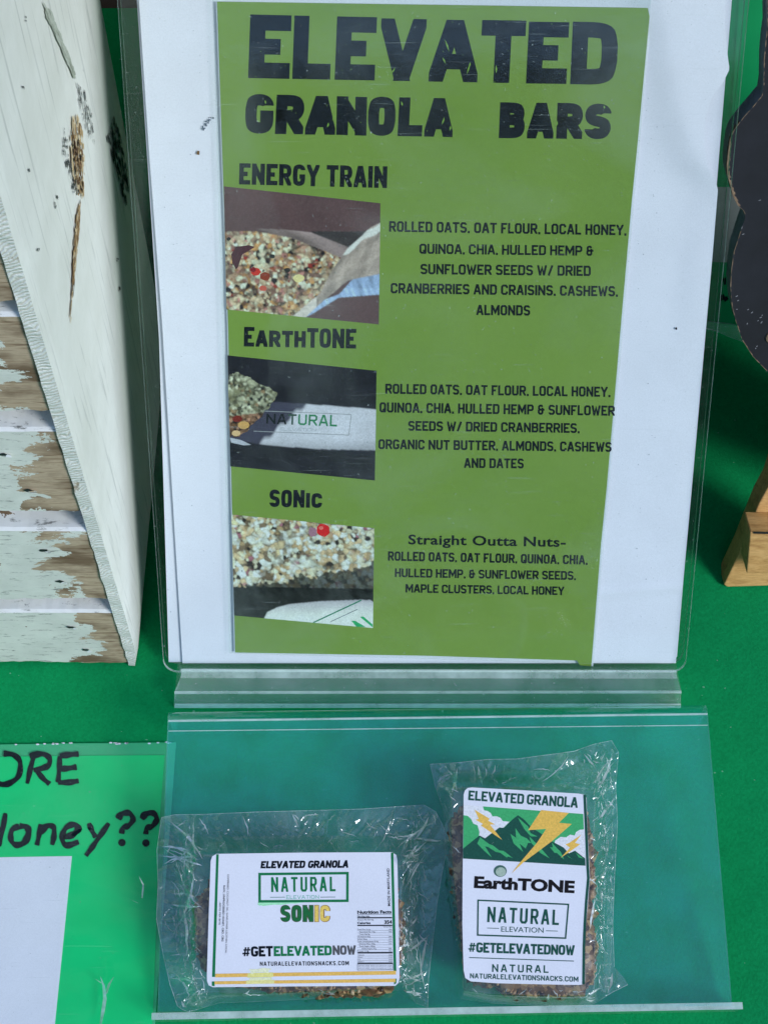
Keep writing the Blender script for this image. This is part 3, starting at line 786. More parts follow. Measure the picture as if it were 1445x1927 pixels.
# printed photographs
def inset(px, plane=SIGN): return px
P1 = [(92, 215), (1342, 350), (1330, 1320), (112, 1200)]
pr = Print(SIGN, PH+.00022, (400, 300), 4.25)
box = (60, 1100, 500, 1300)
pal = [(214, 190, 160), (236, 224, 196), (176, 140, 116), (120, 90, 80), (40, 34, 40), (204, 150, 96), (190, 130, 120), (150, 50, 44)]
def lc(*c): return np.array(alb(*c))
def f1(X, Y):
    g = rng.uniform(.88, 1.12, X.shape)[..., None]
    c = lc(90, 68, 78)*(1+.10*soft(X, Y, 1, .006))[..., None]*g
    m = inpoly(X, Y, [(780, 575), (1000, 575), (1240, 575), (1100, 720), (960, 665)]); c[m] = (lc(58, 54, 62)*(1+.3*soft(X, Y, 2, .02, 0.1))[..., None])[m]
    m = inpoly(X, Y, [(340, 552), (600, 562), (790, 585), (1095, 705), (1040, 800), (850, 725), (640, 640), (480, 600)])
    c[m] = ((lc(146, 130, 142)*(1+.28*soft(X, Y, 3, .022, .28, 2))[..., None])*g)[m]
    m = inpoly(X, Y, [(80, 575), (350, 575), (620, 625), (830, 705), (1060, 800), (900, 1080), (660, 1272), (80, 1205)])
    c[m] = oats(X, Y, box, pal, [5, 5, 4, 3, 2, 3, 2, .5], 1500, 170)[m]
    m = inpoly(X, Y, [(1345, 505), (1270, 540), (1080, 712), (960, 880), (860, 1070), (640, 1256), (745, 1262), (880, 1140), (1080, 970), (1345, 920)])
    w_ = lc(158, 146, 152)*(1+.30*soft(X, Y, 4, .02, -.95, 2)+.12*soft(X, Y, 7, .06, -.95, 2))[..., None]; c[m] = (w_*g)[m]
    d_ = np.abs((X-1080)*.57+(Y-712)*.82-12*np.sin(X*.03)); m2 = m & (X > 1040) & (d_ < 26); c[m2] = np.clip(lc(214, 208, 224)*g, 0, .85)[m2]
    m3 = m & (X < 830) & (Y > 1100); c[m3] = (lc(200, 194, 206)*(1+.2*soft(X, Y, 8, .05))[..., None])[m3]
    m = inpoly(X, Y, [(1345, 915), (1120, 960), (1010, 1080), (900, 1120), (745, 1262), (800, 1234), (920, 1160), (1010, 1105), (1345, 1080)])
    b_ = lc(140, 162, 214)*(1+.22*soft(X, Y, 6, .05, 1.3, 2))[..., None]; b_[Y > 1030] *= 1.25; c[m] = np.clip(b_, 0, .85)[m]
    return c, inpoly(X, Y, P1)
pr.poly(P1, alb(90, 68, 78))
pr.raster(P1, 230, 180, f1)
pr.poly([(160, 830), (150, 760), (190, 700), (290, 685), (340, 700), (240, 760), (205, 860), (190, 880)], alb(70, 34, 50))
for (x, y, r, c) in ((350, 900, 36, (186, 50, 46)), (325, 880, 24, (120, 26, 40)), (420, 935, 40, (130, 56, 44)), (405, 1030, 28, (186, 90, 84)), (130, 635, 16, (34, 32, 38)), (480, 775, 20, (40, 42, 48)), (600, 885, 24, (44, 42, 46)), (690, 950, 40, (226, 200, 156))):
    pr.poly([(x+r*1.1*cos(a)*random.uniform(.8, 1.1), y+r*.9*sin(a)*random.uniform(.8, 1.1)) for a in [k*.524 for k in range(12)]], alb(*c))
o = pr.done('printed_photo', SIGN, poster); o['label'] = 'top photo of granola in a torn wrapper'
P2 = [(122, 292), (1312, 415), (1298, 1293), (145, 1180)]
pr = Print(SIGN, PH+.00022, (400, 600), 4.25)
def f2d(X, Y):
    g = rng.uniform(.8, 1.25, X.shape)[..., None]
    c = lc(24, 24, 38)*(1+.25*soft(X, Y, 11, .02, .08, 2))[..., None]*g
    m = inpoly(X, Y, [(440, 660), (740, 680), (1320, 724), (1310, 1052), (860, 1042), (450, 1012), (130, 965), (140, 900), (300, 800)])
    edge = (X-735)*.66+(Y-690)*.75+14*np.sin(X*.05)     # the printed picture's own tone: dark left part of the wrapper
    t = np.clip(edge/28+.5, 0, 1)[..., None]
    w_ = lc(60, 60, 86)*(1-t)+lc(190, 192, 222)*t; w_ = w_*(1+.06*soft(X, Y, 12, .012))[..., None]*(1-.35*np.clip((Y-960)/90, 0, 1))[..., None]
    c[m] = (w_*rng.uniform(.93, 1.07, X.shape)[..., None])[m]; return np.clip(c, 0, .85), inpoly(X, Y, P2)
pr.raster(P2, 200, 150, f2d)
for k in range(3): pr.line([[(350, 735), (1110, 765)], [(1110, 765), (1090, 930)], [(1090, 930), (330, 898)]][k], 3, alb(140, 145, 165))
GRN = alb(44, 120, 90)
pr.text('NATURAL', (430, 838), (995, 862), 80, 92, [alb(20, 26, 34)]*2+[alb(40, 70, 66)]+[GRN]*4, hw=.085, gap=.16)
pr.text('ELEVATION', (540, 893), (830, 900), 24, 24, alb(140, 150, 175), hw=.06, gap=.2)
pr.text('EARTHTONE', (640, 1090), (1060, 1098), 34, 34, alb(10, 12, 20), hw=.1, gap=.12)
pr.poly([(140, 950), (230, 970), (310, 1008), (250, 1012), (150, 990)], alb(170, 175, 205))
pg = ragged([(100, 470), (150, 445), (200, 430), (300, 470), (380, 520), (450, 550), (525, 595), (500, 650), (440, 720), (390, 780), (310, 860), (270, 900), (210, 940), (140, 940), (100, 700)], 9, 4)
pal = [(170, 166, 140), (208, 202, 176), (130, 124, 96), (78, 74, 60), (34, 32, 36), (150, 120, 90)]
def f2(X, Y):
    c = oats(X, Y, (100, 540, 420, 960), pal, [5, 3, 4, 3, 2.4, 1], 700, 90); c[Y > 790-.1*X] *= np.array((.75, .40, .34)); return c, inpoly(X, Y, pg) & inpoly(X, Y, P2)
pr.raster([(122, 420), (540, 420), (540, 960), (140, 960)], 80, 96, f2)
for (x, y, r, c) in ((250, 850, 40, (190, 150, 100)), (190, 915, 30, (200, 170, 140)), (200, 800, 34, (110, 34, 30))):
    pr.poly([(x+r*1.2*cos(a), y+r*.8*sin(a)) for a in [k*.7 for k in range(9)]], alb(*c))
o = pr.done('printed_photo', SIGN, poster); o['label'] = 'middle photo of a granola bar beside its white wrapper'
P3 = [(152, 290), (1293, 400), (1282, 1198), (175, 1098)]
pr = Print(SIGN, PH+.00022, (400, 900), 4.25)
pal = [(236, 236, 220), (216, 206, 178), (190, 160, 120), (120, 100, 80), (50, 42, 40), (222, 190, 150), (170, 110, 120)]
gt = [(140, 280), (1300, 390), (1300, 660), (1200, 720), (1100, 730), (1000, 750), (900, 760), (800, 800), (700, 770), (600, 830), (460, 840), (300, 850), (160, 860)]
def f3(X, Y):
    c = oats(X, Y, (120, 1310, 270, 1210), pal, [7, 5, 3, 2.2, 2, 2.5, .8], 1300, 150)
    dk = lc(30, 34, 36)*(1+.5*soft(X, Y, 14, .04))[..., None]*rng.uniform(.6, 1.4, X.shape)[..., None]
    Yj = Y+18*soft(X, Y, 15, .05); low = ~inpoly(X, Yj, gt); c[low] = (.14*c+np.clip(dk, .004, 1))[low]
    deep = low & (Y > 860+.02*X); c[deep] = np.clip(dk, .004, 1)[deep]
    m = inpoly(X, Y, [(410, 1130), (440, 1070), (520, 1032), (620, 1006), (860, 984), (1180, 972), (1265, 975), (1293, 1000), (1290, 1210), (900, 1175)])
    sh_ = np.clip((Y-985+(X-900)*.02)/110, 0, 1)[..., None]; w_ = lc(172, 172, 196)*(1-sh_)+lc(212, 220, 232)*sh_
    c[m] = np.clip(w_*(1+.05*soft(X, Y, 16, .02))[..., None]*rng.uniform(.94, 1.06, X.shape)[..., None], 0, .85)[m]
    return c, inpoly(X, Y, P3)
pr.raster(P3, 220, 165, f3)
pr.line([(805, 1155), (1190, 975)], 5, alb(30, 120, 100)); pr.line([(945, 1147), (1160, 1047)], 2.5, alb(70, 90, 110))
pr.poly([(1110, 1140), (1140, 1140), (1225, 1190), (1150, 1187)], alb(40, 160, 110)); pr.poly([(1180, 1110), (1205, 1105), (1280, 1170), (1279, 1192)], alb(40, 160, 110))
for (x, y, rx, ry, c) in ((885, 415, 54, 54, (196, 30, 40)), (868, 398, 20, 15, (236, 110, 110)), (800, 430, 34, 40, (150, 110, 140))):
    pr.poly([(x+rx*cos(a)*random.uniform(.85, 1.1), y+ry*sin(a)*random.uniform(.85, 1.1)) for a in [k*.45 for k in range(14)]], alb(*c))
o = pr.done('printed_photo', SIGN, poster); o['label'] = 'bottom photo of a seeded bar with a red berry'
# clear sleeve over the poster
sheet(SIGN, [(399, -45), (1228, -45), (1205, 250), (1193, 380), (1172, 619), (1147, 918), (1136, 1027), (1117, 1249), (432, 1229), (418, 620)], .0016, .0003, [M_SLEEVE, M_EDGE], 'clear_sleeve', poster)

# ------------------------------------------------------------------ low acrylic stand with a front lip
stand = thing('acrylic_stand', 'low tilted clear acrylic stand with the two wrapped bars on it', 'display stand', PLATE)
TH = .0028
q = [PLATE.at(316, 1356), PLATE.at(1331, 1342), PLATE.at(1377, 1893), PLATE.at(297, 1904)]
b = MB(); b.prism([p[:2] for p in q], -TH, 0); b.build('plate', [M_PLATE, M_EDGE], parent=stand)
# rear leg bent down from the top edge
lf, rt = q[0], q[1]
b = MB(); dv = .014
for s_ in (0,):
    A = [(lf[0], lf[1]+.0002, 0), (rt[0], rt[1]+.0002, 0)]
    zt = -.0255
    for k in range(7):
        pass
n_ = 7; arc = []
for k in range(n_+1):
    a = R(100*k/n_); arc.append((.0045*sin(a), -.0045*(1-cos(a))))
end = arc[-1]; arc.append((end[0]+.0165*cos(R(-100)), end[1]+.0165*sin(R(-100))))
inn = []
for k in range(n_+1):
    a = R(100*k/n_); inn.append(((.0045-TH)*sin(a), -.0045+(.0045-TH)*cos(a)))
end = inn[-1]; inn.append((end[0]+.0165*cos(R(-100)), end[1]+.0165*sin(R(-100))))
for prof in (arc, inn):
    for k in range(len(prof)-1):
        p0, p1 = prof[k], prof[k+1]
        b.face([(lf[0], lf[1]+p0[0], p0[1]), (rt[0], rt[1]+p0[0], p0[1]), (rt[0], rt[1]+p1[0], p1[1]), (lf[0], lf[1]+p1[0], p1[1])], 0)
for x in (lf, rt):
    b.face([(x[0], x[1]+p[0], p[1]) for p in arc]+[(x[0], x[1]+p[0], p[1]) for p in inn[::-1]], 1)
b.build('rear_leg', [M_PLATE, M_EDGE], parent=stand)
a0 = PLATE.at(317, 1375, .0004); a1 = PLATE.at(1331, 1366, .0004)
for (pa, pb, hw, nm) in (((318, 1357), (1330, 1344), .0004, 'bend_line'), ((318, 1376), (1331, 1365), .00016, 'bend_line')):
    A = PLATE.at(*pa, .0); B = PLATE.at(*pb, .0)
    m = MB(); m.prism([(A[0], A[1]-hw), (B[0], B[1]-hw), (B[0], B[1]+hw), (A[0], A[1]+hw)], .0001, .00035, 0, 0); m.build(nm, M_EDGE, parent=stand)
# lip
A = PLATE.at(286, 1906, .010); B = PLATE.at(1396, 1886, .010)
m = MB(); ln = .0026
m.prism([(A[0], A[1]-ln), (B[0], B[1]-ln), (B[0], B[1]), (A[0], A[1])], -.0045, .010, 1, 0)
m.build('front_lip', [M_DIM, M_EDGE], parent=stand)

# ------------------------------------------------------------------ the two wrapped bars
def interp(poly, t):
    P = np.array(poly, float); d = np.r_[0, np.cumsum(np.hypot(*(P[1:]-P[:-1]).T))]; d /= d[-1]
    return np.stack([np.interp(t, d, P[:, 0]), np.interp(t, d, P[:, 1])], -1)
def ridges(x, y, seed, layers=6, f0=.011):
    r = np.random.default_rng(seed); z = np.zeros_like(x)
    for k in range(layers):
        a = r.uniform(0, math.pi); f = f0*1.45**k; ph = r.uniform(0, 10)
        wx = x+14*np.sin(y*f0*1.3+ph)+5*np.sin(y*f0*4+ph*2); wy = y+14*np.sin(x*f0*1.1+ph*3)
        u = (wx*cos(a)+wy*sin(a))*f+ph; tri = np.abs((u % 1)-.5)*2
        z += tri**1.4/1.35**k
    return z/layers*2
def film(name, top, bot, lef, rig, bars, hmax, seed, parent, under=False, amp=1.0, flat=None, seal=()):
    nx, ny = 230, 200
    s = np.linspace(0, 1, nx+1); t = np.linspace(0, 1, ny+1)
    Tp, Bt, Lf, Rg = interp(top, s), interp(bot, s), interp(lef, t), interp(rig, t)
    S_, T_ = np.meshgrid(s, t); S3, T3 = S_[..., None], T_[..., None]
    P = (1-T3)*Tp[None]+T3*Bt[None]+(1-S3)*Lf[:, None]+S3*Rg[:, None]-((1-S3)*(1-T3)*Tp[0]+S3*(1-T3)*Tp[-1]+(1-S3)*T3*Bt[0]+S3*T3*Bt[-1])
    X, Y = P[..., 0], P[..., 1]
    x0, x1, y0, y1, ex = bars
    dx = np.maximum(np.maximum(x0-X, X-x1), 0); dy = np.maximum(np.maximum(y0-Y, Y-y1), 0)
    d = np.hypot(dx, dy); k = np.clip(1-d/ex, 0, 1); k = k*k*(3-2*k)
    hb = .0012+(hmax-.0012)*k
    edge = np.minimum(np.minimum(S_, 1-S_)*12, np.minimum(T_, 1-T_)*12).clip(0, 1)
    hb = .0012+(hb-.0012)*np.clip(np.minimum(np.minimum(S_, 1-S_), np.minimum(T_, 1-T_))*24, 0, 1)**.7
    z = ridges(X, Y, seed); fine = ridges(X, Y, seed+5, 3, .05)
    # creases that fan out from the corners of the bar
    ang = np.arctan2(Y-(y0+y1)/2, X-(x0+x1)/2); fan = np.abs(((ang*9+z*1.5) % 1)-.5)*2
    cr = .0022*(z-.5)+.0003*(fine-.5)+.0010*(fan-.5)*np.clip(d/40, 0, 1)
    rc = np.random.default_rng(seed+50); W_, H_ = X.max()-X.min(), Y.max()-Y.min()
    creases = []
    for q in range(75):
        side = rc.integers(4); u_ = rc.uniform(0, 1)
        px_ = (x0+(x1-x0)*u_, x0+(x1-x0)*u_, x0, x1)[side]; py_ = (y0, y1, y0+(y1-y0)*u_, y0+(y1-y0)*u_)[side]
        if rc.uniform() < .4: px_ = x0 if px_ < (x0+x1)/2 else x1; py_ = y0 if py_ < (y0+y1)/2 else y1
        ox, oy = px_-(x0+x1)/2, py_-(y0+y1)/2; an = math.atan2(oy, ox)+rc.normal()*.55
        px_ += rc.uniform(-12, 12); py_ += rc.uniform(-12, 12)
        if rc.uniform() < .35: px_ += math.cos(an)*rc.uniform(15, 60); py_ += math.sin(an)*rc.uniform(15, 60); an += rc.normal()*1.2
        L_ = rc.uniform(40, 150); cu_ = rc.normal()*.004
        a_ = (X-px_)*math.cos(an)+(Y-py_)*math.sin(an); b_ = -(X-px_)*math.sin(an)+(Y-py_)*math.cos(an)+cu_*a_*a_
        wl = rc.uniform(4, 15)*(1 if rc.uniform() < .7 else .35)*(1+.6*np.clip(a_/L_, 0, 1)); pr_ = np.clip(1-np.abs(a_/L_-.5)*2, 0, 1)**.6
        creases.append((px_, py_, an, L_, cu_))
        cr += rc.choice([1, 1, -1])*(.35+wl.min()/14)*rc.uniform(.0015, .0045)*np.clip(1-np.abs(b_)/wl, 0, 1)*pr_
    for (sx, wd) in seal:
        m_ = np.exp(-((S_-sx)/wd)**2); cr += m_*(.0009*np.sin(T_*120+z*9)*.35+.0012*(fine-.5)+.0022*np.exp(-((S_-sx)/(.25*wd))**2)+.001*np.sin(T_*38+z*6)*.4)
    free = 1-.93*np.clip(1-d/8, 0, 1)
    h = hb+amp*cr*free*(.35+.65*edge)
    h = np.maximum(h, .0006)
    if under: h = np.minimum(.0004+.35*np.maximum(amp*cr*edge, 0)+.0003, hb*.5)
    V = [PLATE.at(X[j, i], Y[j, i], float(h[j, i])) for j in range(ny+1) for i in range(nx+1)]
    b = MB(); b.v = V
    for j in range(ny):
        for i in range(nx):
            a = j*(nx+1)+i; b.f.append((a, a+nx+1, a+nx+2, a+1)); b.m.append(0); b.c.append(None)
    o = b.build(name, M_FILM, parent=parent, smooth=True)
    if not under:
        E_ = [(i, 0) for i in range(nx+1)]+[(nx, j) for j in range(1, ny+1)]+[(i, ny) for i in range(nx-1, -1, -1)]+[(0, j) for j in range(ny-1, 0, -1)]
        L = [Vector(V[j*(nx+1)+i]) for i, j in E_]; m = MB(); n_ = len(L)
        ctr = sum(L, Vector())/n_
        for k in range(n_):
            a, c = L[k], L[(k+1) % n_]; wd_ = .00022*random.uniform(.5, 1.3); up_ = Vector((0, 0, .00015))
            da = (ctr-a).normalized()*wd_; dc = (ctr-c).normalized()*wd_
            m.face([a+up_, a+da+up_, c+dc+up_, c+up_])
        m.build('film_edge', M_EDGE, parent=parent)
        # places where the film lies doubled along a crease: narrow tapered folds
        m = MB(); XY = np.stack([X.ravel(), Y.ravel()], -1); rf = np.random.default_rng(seed+77); hh_ = h.ravel(); mr = np.minimum(np.minimum(S_, 1-S_), np.minimum(T_, 1-T_)).ravel()
        def along(cx_, cy_, an, L_, cu_, w_):
            pts = []
            for t in np.linspace(0, 1, 9):
                a_ = t*L_; x = cx_+a_*math.cos(an)+cu_*a_*a_*math.sin(an); y = cy_+a_*math.sin(an)-cu_*a_*a_*math.cos(an)
                x += rf.normal()*.8; y += rf.normal()*.8
                g_ = int(np.argmin(((XY-(x, y))**2).sum(1)))
                if mr[g_] < .012 or (labbox[0] < x < labbox[1] and labbox[2] < y < labbox[3]): break
                pts.append((x, y, float(hh_[g_])))
            n_ = len(pts)
            for k in range(n_-1):
                (xa, ya, ha), (xb, yb, hb2) = pts[k], pts[k+1]; wa = w_*math.sin(math.pi*(k+.02)/(n_-.96)); wb = w_*math.sin(math.pi*(k+1.02)/(n_-.96)) if k < n_-2 else .05
                nx_, ny_ = -math.sin(an), math.cos(an)
                q_ = [PLATE.at(xa, ya, ha+.0004), PLATE.at(xb, yb, hb2+.0004), PLATE.at(xb+nx_*wb, yb+ny_*wb, hb2+.0004+.00010*wb), PLATE.at(xa+nx_*wa, ya+ny_*wa, ha+.0004+.00010*wa)]
                m.face(q_)
        labbox = (x0+18, x1-8, y0-8, y1-12) if (x1-x0) > 300 else (x0+16, x1-8, y0-6, y1-14)
        for c_ in creases: along(*c_[:2], c_[2], c_[3]*.8, c_[4], rf.uniform(1.0, 5.5))
        for _ in range(130):
            u_, v_ = rf.uniform(.02, .98), rf.uniform(.02, .98); g_ = int(v_*ny)*(nx+1)+int(u_*nx); x, y = XY[g_]
            along(x, y, rf.uniform(0, 6.28), rf.uniform(8, 40), rf.normal()*.01, rf.uniform(.5, 2.6))
        for (sx, wd) in seal:
            for _ in range(90):
                u_ = np.clip(sx+rf.normal()*wd*.8, .01, .99); v_ = rf.uniform(.03, .97); g_ = int(v_*ny)*(nx+1)+int(u_*nx); x, y = XY[g_]
                along(x, y, math.pi/2+rf.normal()*.5, rf.uniform(5, 26), rf.normal()*.01, rf.uniform(.4, 1.8))
        o2 = m.build('film_fold', M_FOLD, parent=parent); o2['kind'] = 'stuff'
    return o
def bar_body(plane, poly, h1, mat, parent, seed):
    """a pressed granola slab with knobbly sides, outline seen from above"""
    r = np.random.default_rng(seed); P = np.array(poly, float); c = P.mean(0)
    Pc = np.vstack([P, P[:1]]); d = np.r_[0, np.cumsum(np.hypot(*(Pc[1:]-Pc[:-1]).T))]; n = 150
    tt = np.linspace(0, d[-1], n, endpoint=False); O = np.stack([np.interp(tt, d, Pc[:, 0]), np.interp(tt, d, Pc[:, 1])], -1)
    ring = [(.0, .90), (.08, .97), (.25, 1.0), (.5, 1.005), (.75, .995), (.92, .95), (1.0, .84), (1.02, .5), (1.03, 0.15)]
    b = MB(); sh = np.array([plane.at(x, y, h1*.7) for x, y in O])[:, :2]; cc = sh.mean(0)
    for (f, k) in ring:
        for i in range(n):
            lump = .0011*math.sin(i*.9+f*9+seed)+.0007*math.sin(i*2.3-f*17)+r.uniform(-.0007, .0007)
            q = cc+(sh[i]-cc)*k; dd = (q-cc)/(np.linalg.norm(q-cc)+1e-9); q = q+dd*lump*(k > .5)
            b.v.append((q[0], q[1], max(.0006, f*h1+r.uniform(-.0004, .0004)+(0 if f > .9 else lump))))
    for j in range(len(ring)-1):
        for i in range(n):
            a = j*n+i; a2 = j*n+(i+1) % n; b.f.append((a, a2, a2+n, a+n)); b.m.append(0); b.c.append(None)
    k0 = (len(ring)-1)*n; b.f.append(tuple(k0+i for i in range(n))); b.m.append(0); b.c.append(None)
    b.build('granola_bar', mat, parent=parent, smooth=True)
    # oats, nuts and seeds standing out of the sides
    pal = [plain('oat flake', (.34, .20, .09), .5), plain('toasted nut', (.22, .11, .045), .4), plain('dark berry', (.05, .025, .018), .35), plain('pale seed', (.42, .31, .18), .5)]
    m = MB()
    for _ in range(900):
        i = r.integers(n); f = r.uniform(.1, 1.0); k = r.uniform(.935, .99) if f < .9 else r.uniform(.7, .93)
        q = cc+(sh[i]-cc)*k; ce = Vector((q[0], q[1], f*h1)); rad = r.uniform(.0007, .0019)
        ax = Vector(r.normal(size=3)).normalized(); bx = ax.orthogonal().normalized(); cx = ax.cross(bx)
        A = rad; B = rad*r.uniform(.6, 1); C = rad*r.uniform(.25, .7)
        top, bo = ce+cx*C, ce-cx*C; rg = [ce+ax*A*cos(t*1.047)+bx*B*sin(t*1.047) for t in range(6)]
        mt = int(r.choice(4, p=[.33, .33, .24, .10]))
        i0 = len(m.v); m.v += [tuple(top), tuple(bo)]+[tuple(x) for x in rg]
        for t in range(6):
            t2 = (t+1) % 6; m.f += [(i0, i0+2+t, i0+2+t2), (i0+1, i0+2+t2, i0+2+t)]; m.m += [mt, mt]; m.c += [None, None]
    o = m.build('oats_and_seeds', pal, parent=parent, smooth=True); o['kind'] = 'stuff'

# -- sonic bar
HL1 = .021
packA = thing('wrapped_granola_bar', 'wrapped granola bar lying sideways, white label with green box and orange stripes', 'granola bar', PLATE, 'wrapped granola bars on the low acrylic stand')
def C6(pts): return [(280+x/2.491, 1480+y/2.491) for x, y in pts]
def C7(pts): return [(380+x/3.803, 1590+y/3.803) for x, y in pts]
topA = C6([(60, 145), (120, 132), (260, 130), (520, 118), (760, 112), (1000, 105), (1150, 95), (1290, 86), (1345, 118)])
botA = C6([(135, 1030), (160, 1048), (190, 1058), (330, 1015), (500, 1010), (700, 1000), (1000, 985), (1180, 955), (1250, 1015), (1308, 1036)])
lefA = C6([(60, 145), (38, 300), (44, 460), (36, 620), (70, 800), (100, 930), (135, 1030)])
rigA = C6([(1345, 118), (1382, 190), (1398, 290), (1372, 420), (1350, 560), (1330, 740), (1312, 900), (1308, 1036)])
boxA = (374, 752, 1614, 1866, 42)
film('wrapper_back', topA, botA, lefA, rigA, boxA, .003, 3, packA, under=True)
bar_body(PLATE, C6([(215, 640), (225, 540), (300, 440), (500, 400), (900, 380), (1120, 420), (1180, 560), (1185, 760), (1150, 925), (1080, 975), (760, 972), (560, 950), (320, 915), (245, 820)]), .0185, mat_granola('granola with nuts', True), packA, 4)
film('wrapper_front', topA, botA, lefA, rigA, boxA, HL1-.0006, 8, packA, seal=((.10, .025), (.90, .03)))
labA = [(64, 115), (75, 82), (105, 64), (700, 55), (1360, 52), (1390, 72), (1398, 110), (1406, 500), (1414, 945), (1408, 985), (1384, 1008), (700, 1012), (80, 1018), (50, 1005), (38, 975), (37, 920), (50, 500)]
sheet(PLATE, C7(labA), HL1, .0002, M_LABEL, 'label', packA)
pr = Print(PLATE, HL1+.00025, (380, 1590), 3.803)
DG = alb(20, 110, 74); BK = Kt; OR = alb(228, 172, 98)
pr.poly([(104, 67), (122, 67), (95, 945), (74, 945)], DG); pr.poly([(1352, 55), (1370, 55), (1391, 905), (1372, 905)], DG)
pr.poly([(73, 977), (94, 977), (92, 1012), (72, 1008)], DG); pr.poly([(1373, 957), (1393, 957), (1390, 990), (1375, 1000)], DG)
pr.poly([(97, 922), (1388, 901), (1388, 928), (97, 948)], OR); pr.poly([(92, 976), (1385, 957), (1385, 982), (92, 998)], OR)
for (x0, x1) in ((330, 510),):
    pr.poly([(x0, 918), (x1, 912), (x1+2, 945), (x0-4, 950)], alb(224, 208, 140)); pr.poly([(x0-12, 970), (x1+10, 966), (x1+8, 992), (x0-14, 996)], alb(222, 206, 148))
pr.poly(ragged([(345, 890), (490, 880), (480, 912), (350, 918)], 8, 3), alb(226, 230, 200)); pr.poly(ragged([(345, 952), (500, 947), (500, 966), (340, 970)], 3, 3), alb(226, 228, 190))
pr.poly(ragged([(398, 412), (740, 410), (640, 420), (440, 436), (405, 432)], 4, 3), alb(150, 220, 190))
pr.text('ELEVATED GRANOLA', (420, 168), (1046, 164), 52, 55, BK, hw=.13, gap=.04, slant=.14, space=.35, jit=.05)
pr.line([(414, 209), (1042, 202), (1041, 400), (414, 404)], 9, DG, closed=True)
pr.text('NATURAL', (497, 337), (957, 332), 106, 104, DG, hw=.075, gap=.2)
pr.text('ELEVATION', (605, 387), (838, 385), 26, 26, alb(90, 170, 160), hw=.06, gap=.22)
pr.line([(488, 375), (595, 374)], 2, alb(70, 120, 120)); pr.line([(848, 374), (955, 373)], 2, alb(70, 100, 110))
GO = alb(226, 186, 104)
pr.text('SONIC', (562, 552), (919, 552), 122, 122, [alb(70, 80, 60)]*3+[alb(120, 84, 50)]*2, hw=.135, gap=.05, jit=0)
pr.k += 8
pr.text('SONIC', (567, 549), (914, 548), 115, 115, [alb(30, 98, 62)]*3+[GO]*2, hw=.110, gap=.10, jit=0)
pr.text('#GET', (292, 802), (510, 797), 74, 74, BK, hw=.115, gap=.05)
pr.text('ELEVATED', (516, 797), (930, 790), 72, 70, DG, hw=.115, gap=.045)
pr.text('NOW', (937, 788), (1102, 785), 68, 66, alb(80, 84, 96), hw=.115, gap=.05)
pr.text('NATURALELEVATIONSNACKS.COM', (417, 866), (1052, 861), 30, 30, BK, hw=.085, gap=.22)
pr.type('MADE IN MARYLAND', (1348, 437), (1341, 168), 19, 19, BK, bold=.008)
pr.type('COMPRISED: COCONUT OIL, SUNFLOWER LECITHIN, LOCAL', (184, 210), (168, 775), 13, 13, alb(60, 60, 70))
pr.type('RAW, UNPROCESSED HONEY, CBD, CBG', (155, 290), (143, 690), 14, 14, BK, bold=.01)
pr.type('-40MG PER BITE', (127, 405), (122, 572), 12, 12, BK)
NB = (1113, 1362)
pr.type('Nutrition Facts', (1113, 493), (1356, 490), 24, 24, BK, bold=.03)
pr.type('Serving size', (1113, 515), (1200, 515), 11, 11, BK, bold=.01); pr.line([(1113, 498), (1357, 496)], 1, BK)
pr.line([(1113, 522), (1360, 521)], 4, BK)
pr.type('Amount Per Serving', (1113, 541), (1228, 540), 10, 10, BK)
pr.type('Calories', (1113, 567), (1207, 566), 17, 17, BK, bold=.025); pr.type('354', (1306, 565), (1360, 563), 26, 26, BK, bold=.03)
pr.line([(1113, 577), (1362, 576)], 4, BK); pr.type('% Daily Value', (1298, 590), (1360, 590), 8, 8, BK)
for i, (t, ind, v) in enumerate((('Total Fat 16.1g', 0, '14%'), ('Saturated Fat 1.9g', 14, '9%'), ('Trans Fat 0g', 14, ''), ('Cholesterol 0mg', 0, '0%'), ('Sodium 40mg', 0, '2.2%'), ('Total Carbohydrate 45.4g', 0, '15%'), ('Dietary Fiber 8.0g', 14, '3%'), ('Total Sugars 18.0g', 14, ''), ('Added Sugars 9.2g', 30, '0%'), ('Protein 11.4g', 0, '9%'))):
    y = 609+i*17.2; pr.type(t, (1113+ind, y), (1113+ind+len(t)*6.2, y), 9, 9, alb(50, 50, 62))
    if v: pr.type(v, (1338, y), (1360, y), 8, 8, alb(50, 50, 62))
    pr.line([(1113, y+4), (1364, y+3)], .7, alb(120, 124, 140))
pr.line([(1115, 773), (1365, 772)], 4.5, BK)
for i, (t, v) in enumerate((('Vitamin D', '0.8%'), ('Calcium', '5.4%'), ('Iron', '16.6%'), ('Vitamin A', '8.2%'))):
    y = 792+i*15.5; pr.type(t, (1115, y), (1115+len(t)*5, y), 8, 8, alb(50, 50, 62)); pr.type(v, (1338, y), (1364, y), 8, 8, alb(50, 50, 62)); pr.line([(1115, y+4), (1366, y+3)], .7, alb(120, 124, 140))
pr.line([(1115, 848), (1366, 847)], 3, BK); pr.line([(1114, 854), (1367, 852), (1368, 893), (1114, 896)], 1, BK, closed=True)
for y in (866, 876, 887): pr.type('Percent daily values are based on a diet', (1122, y), (1360, y-1), 6, 6, alb(70, 70, 84))
pr.done('label_print', PLATE, packA)

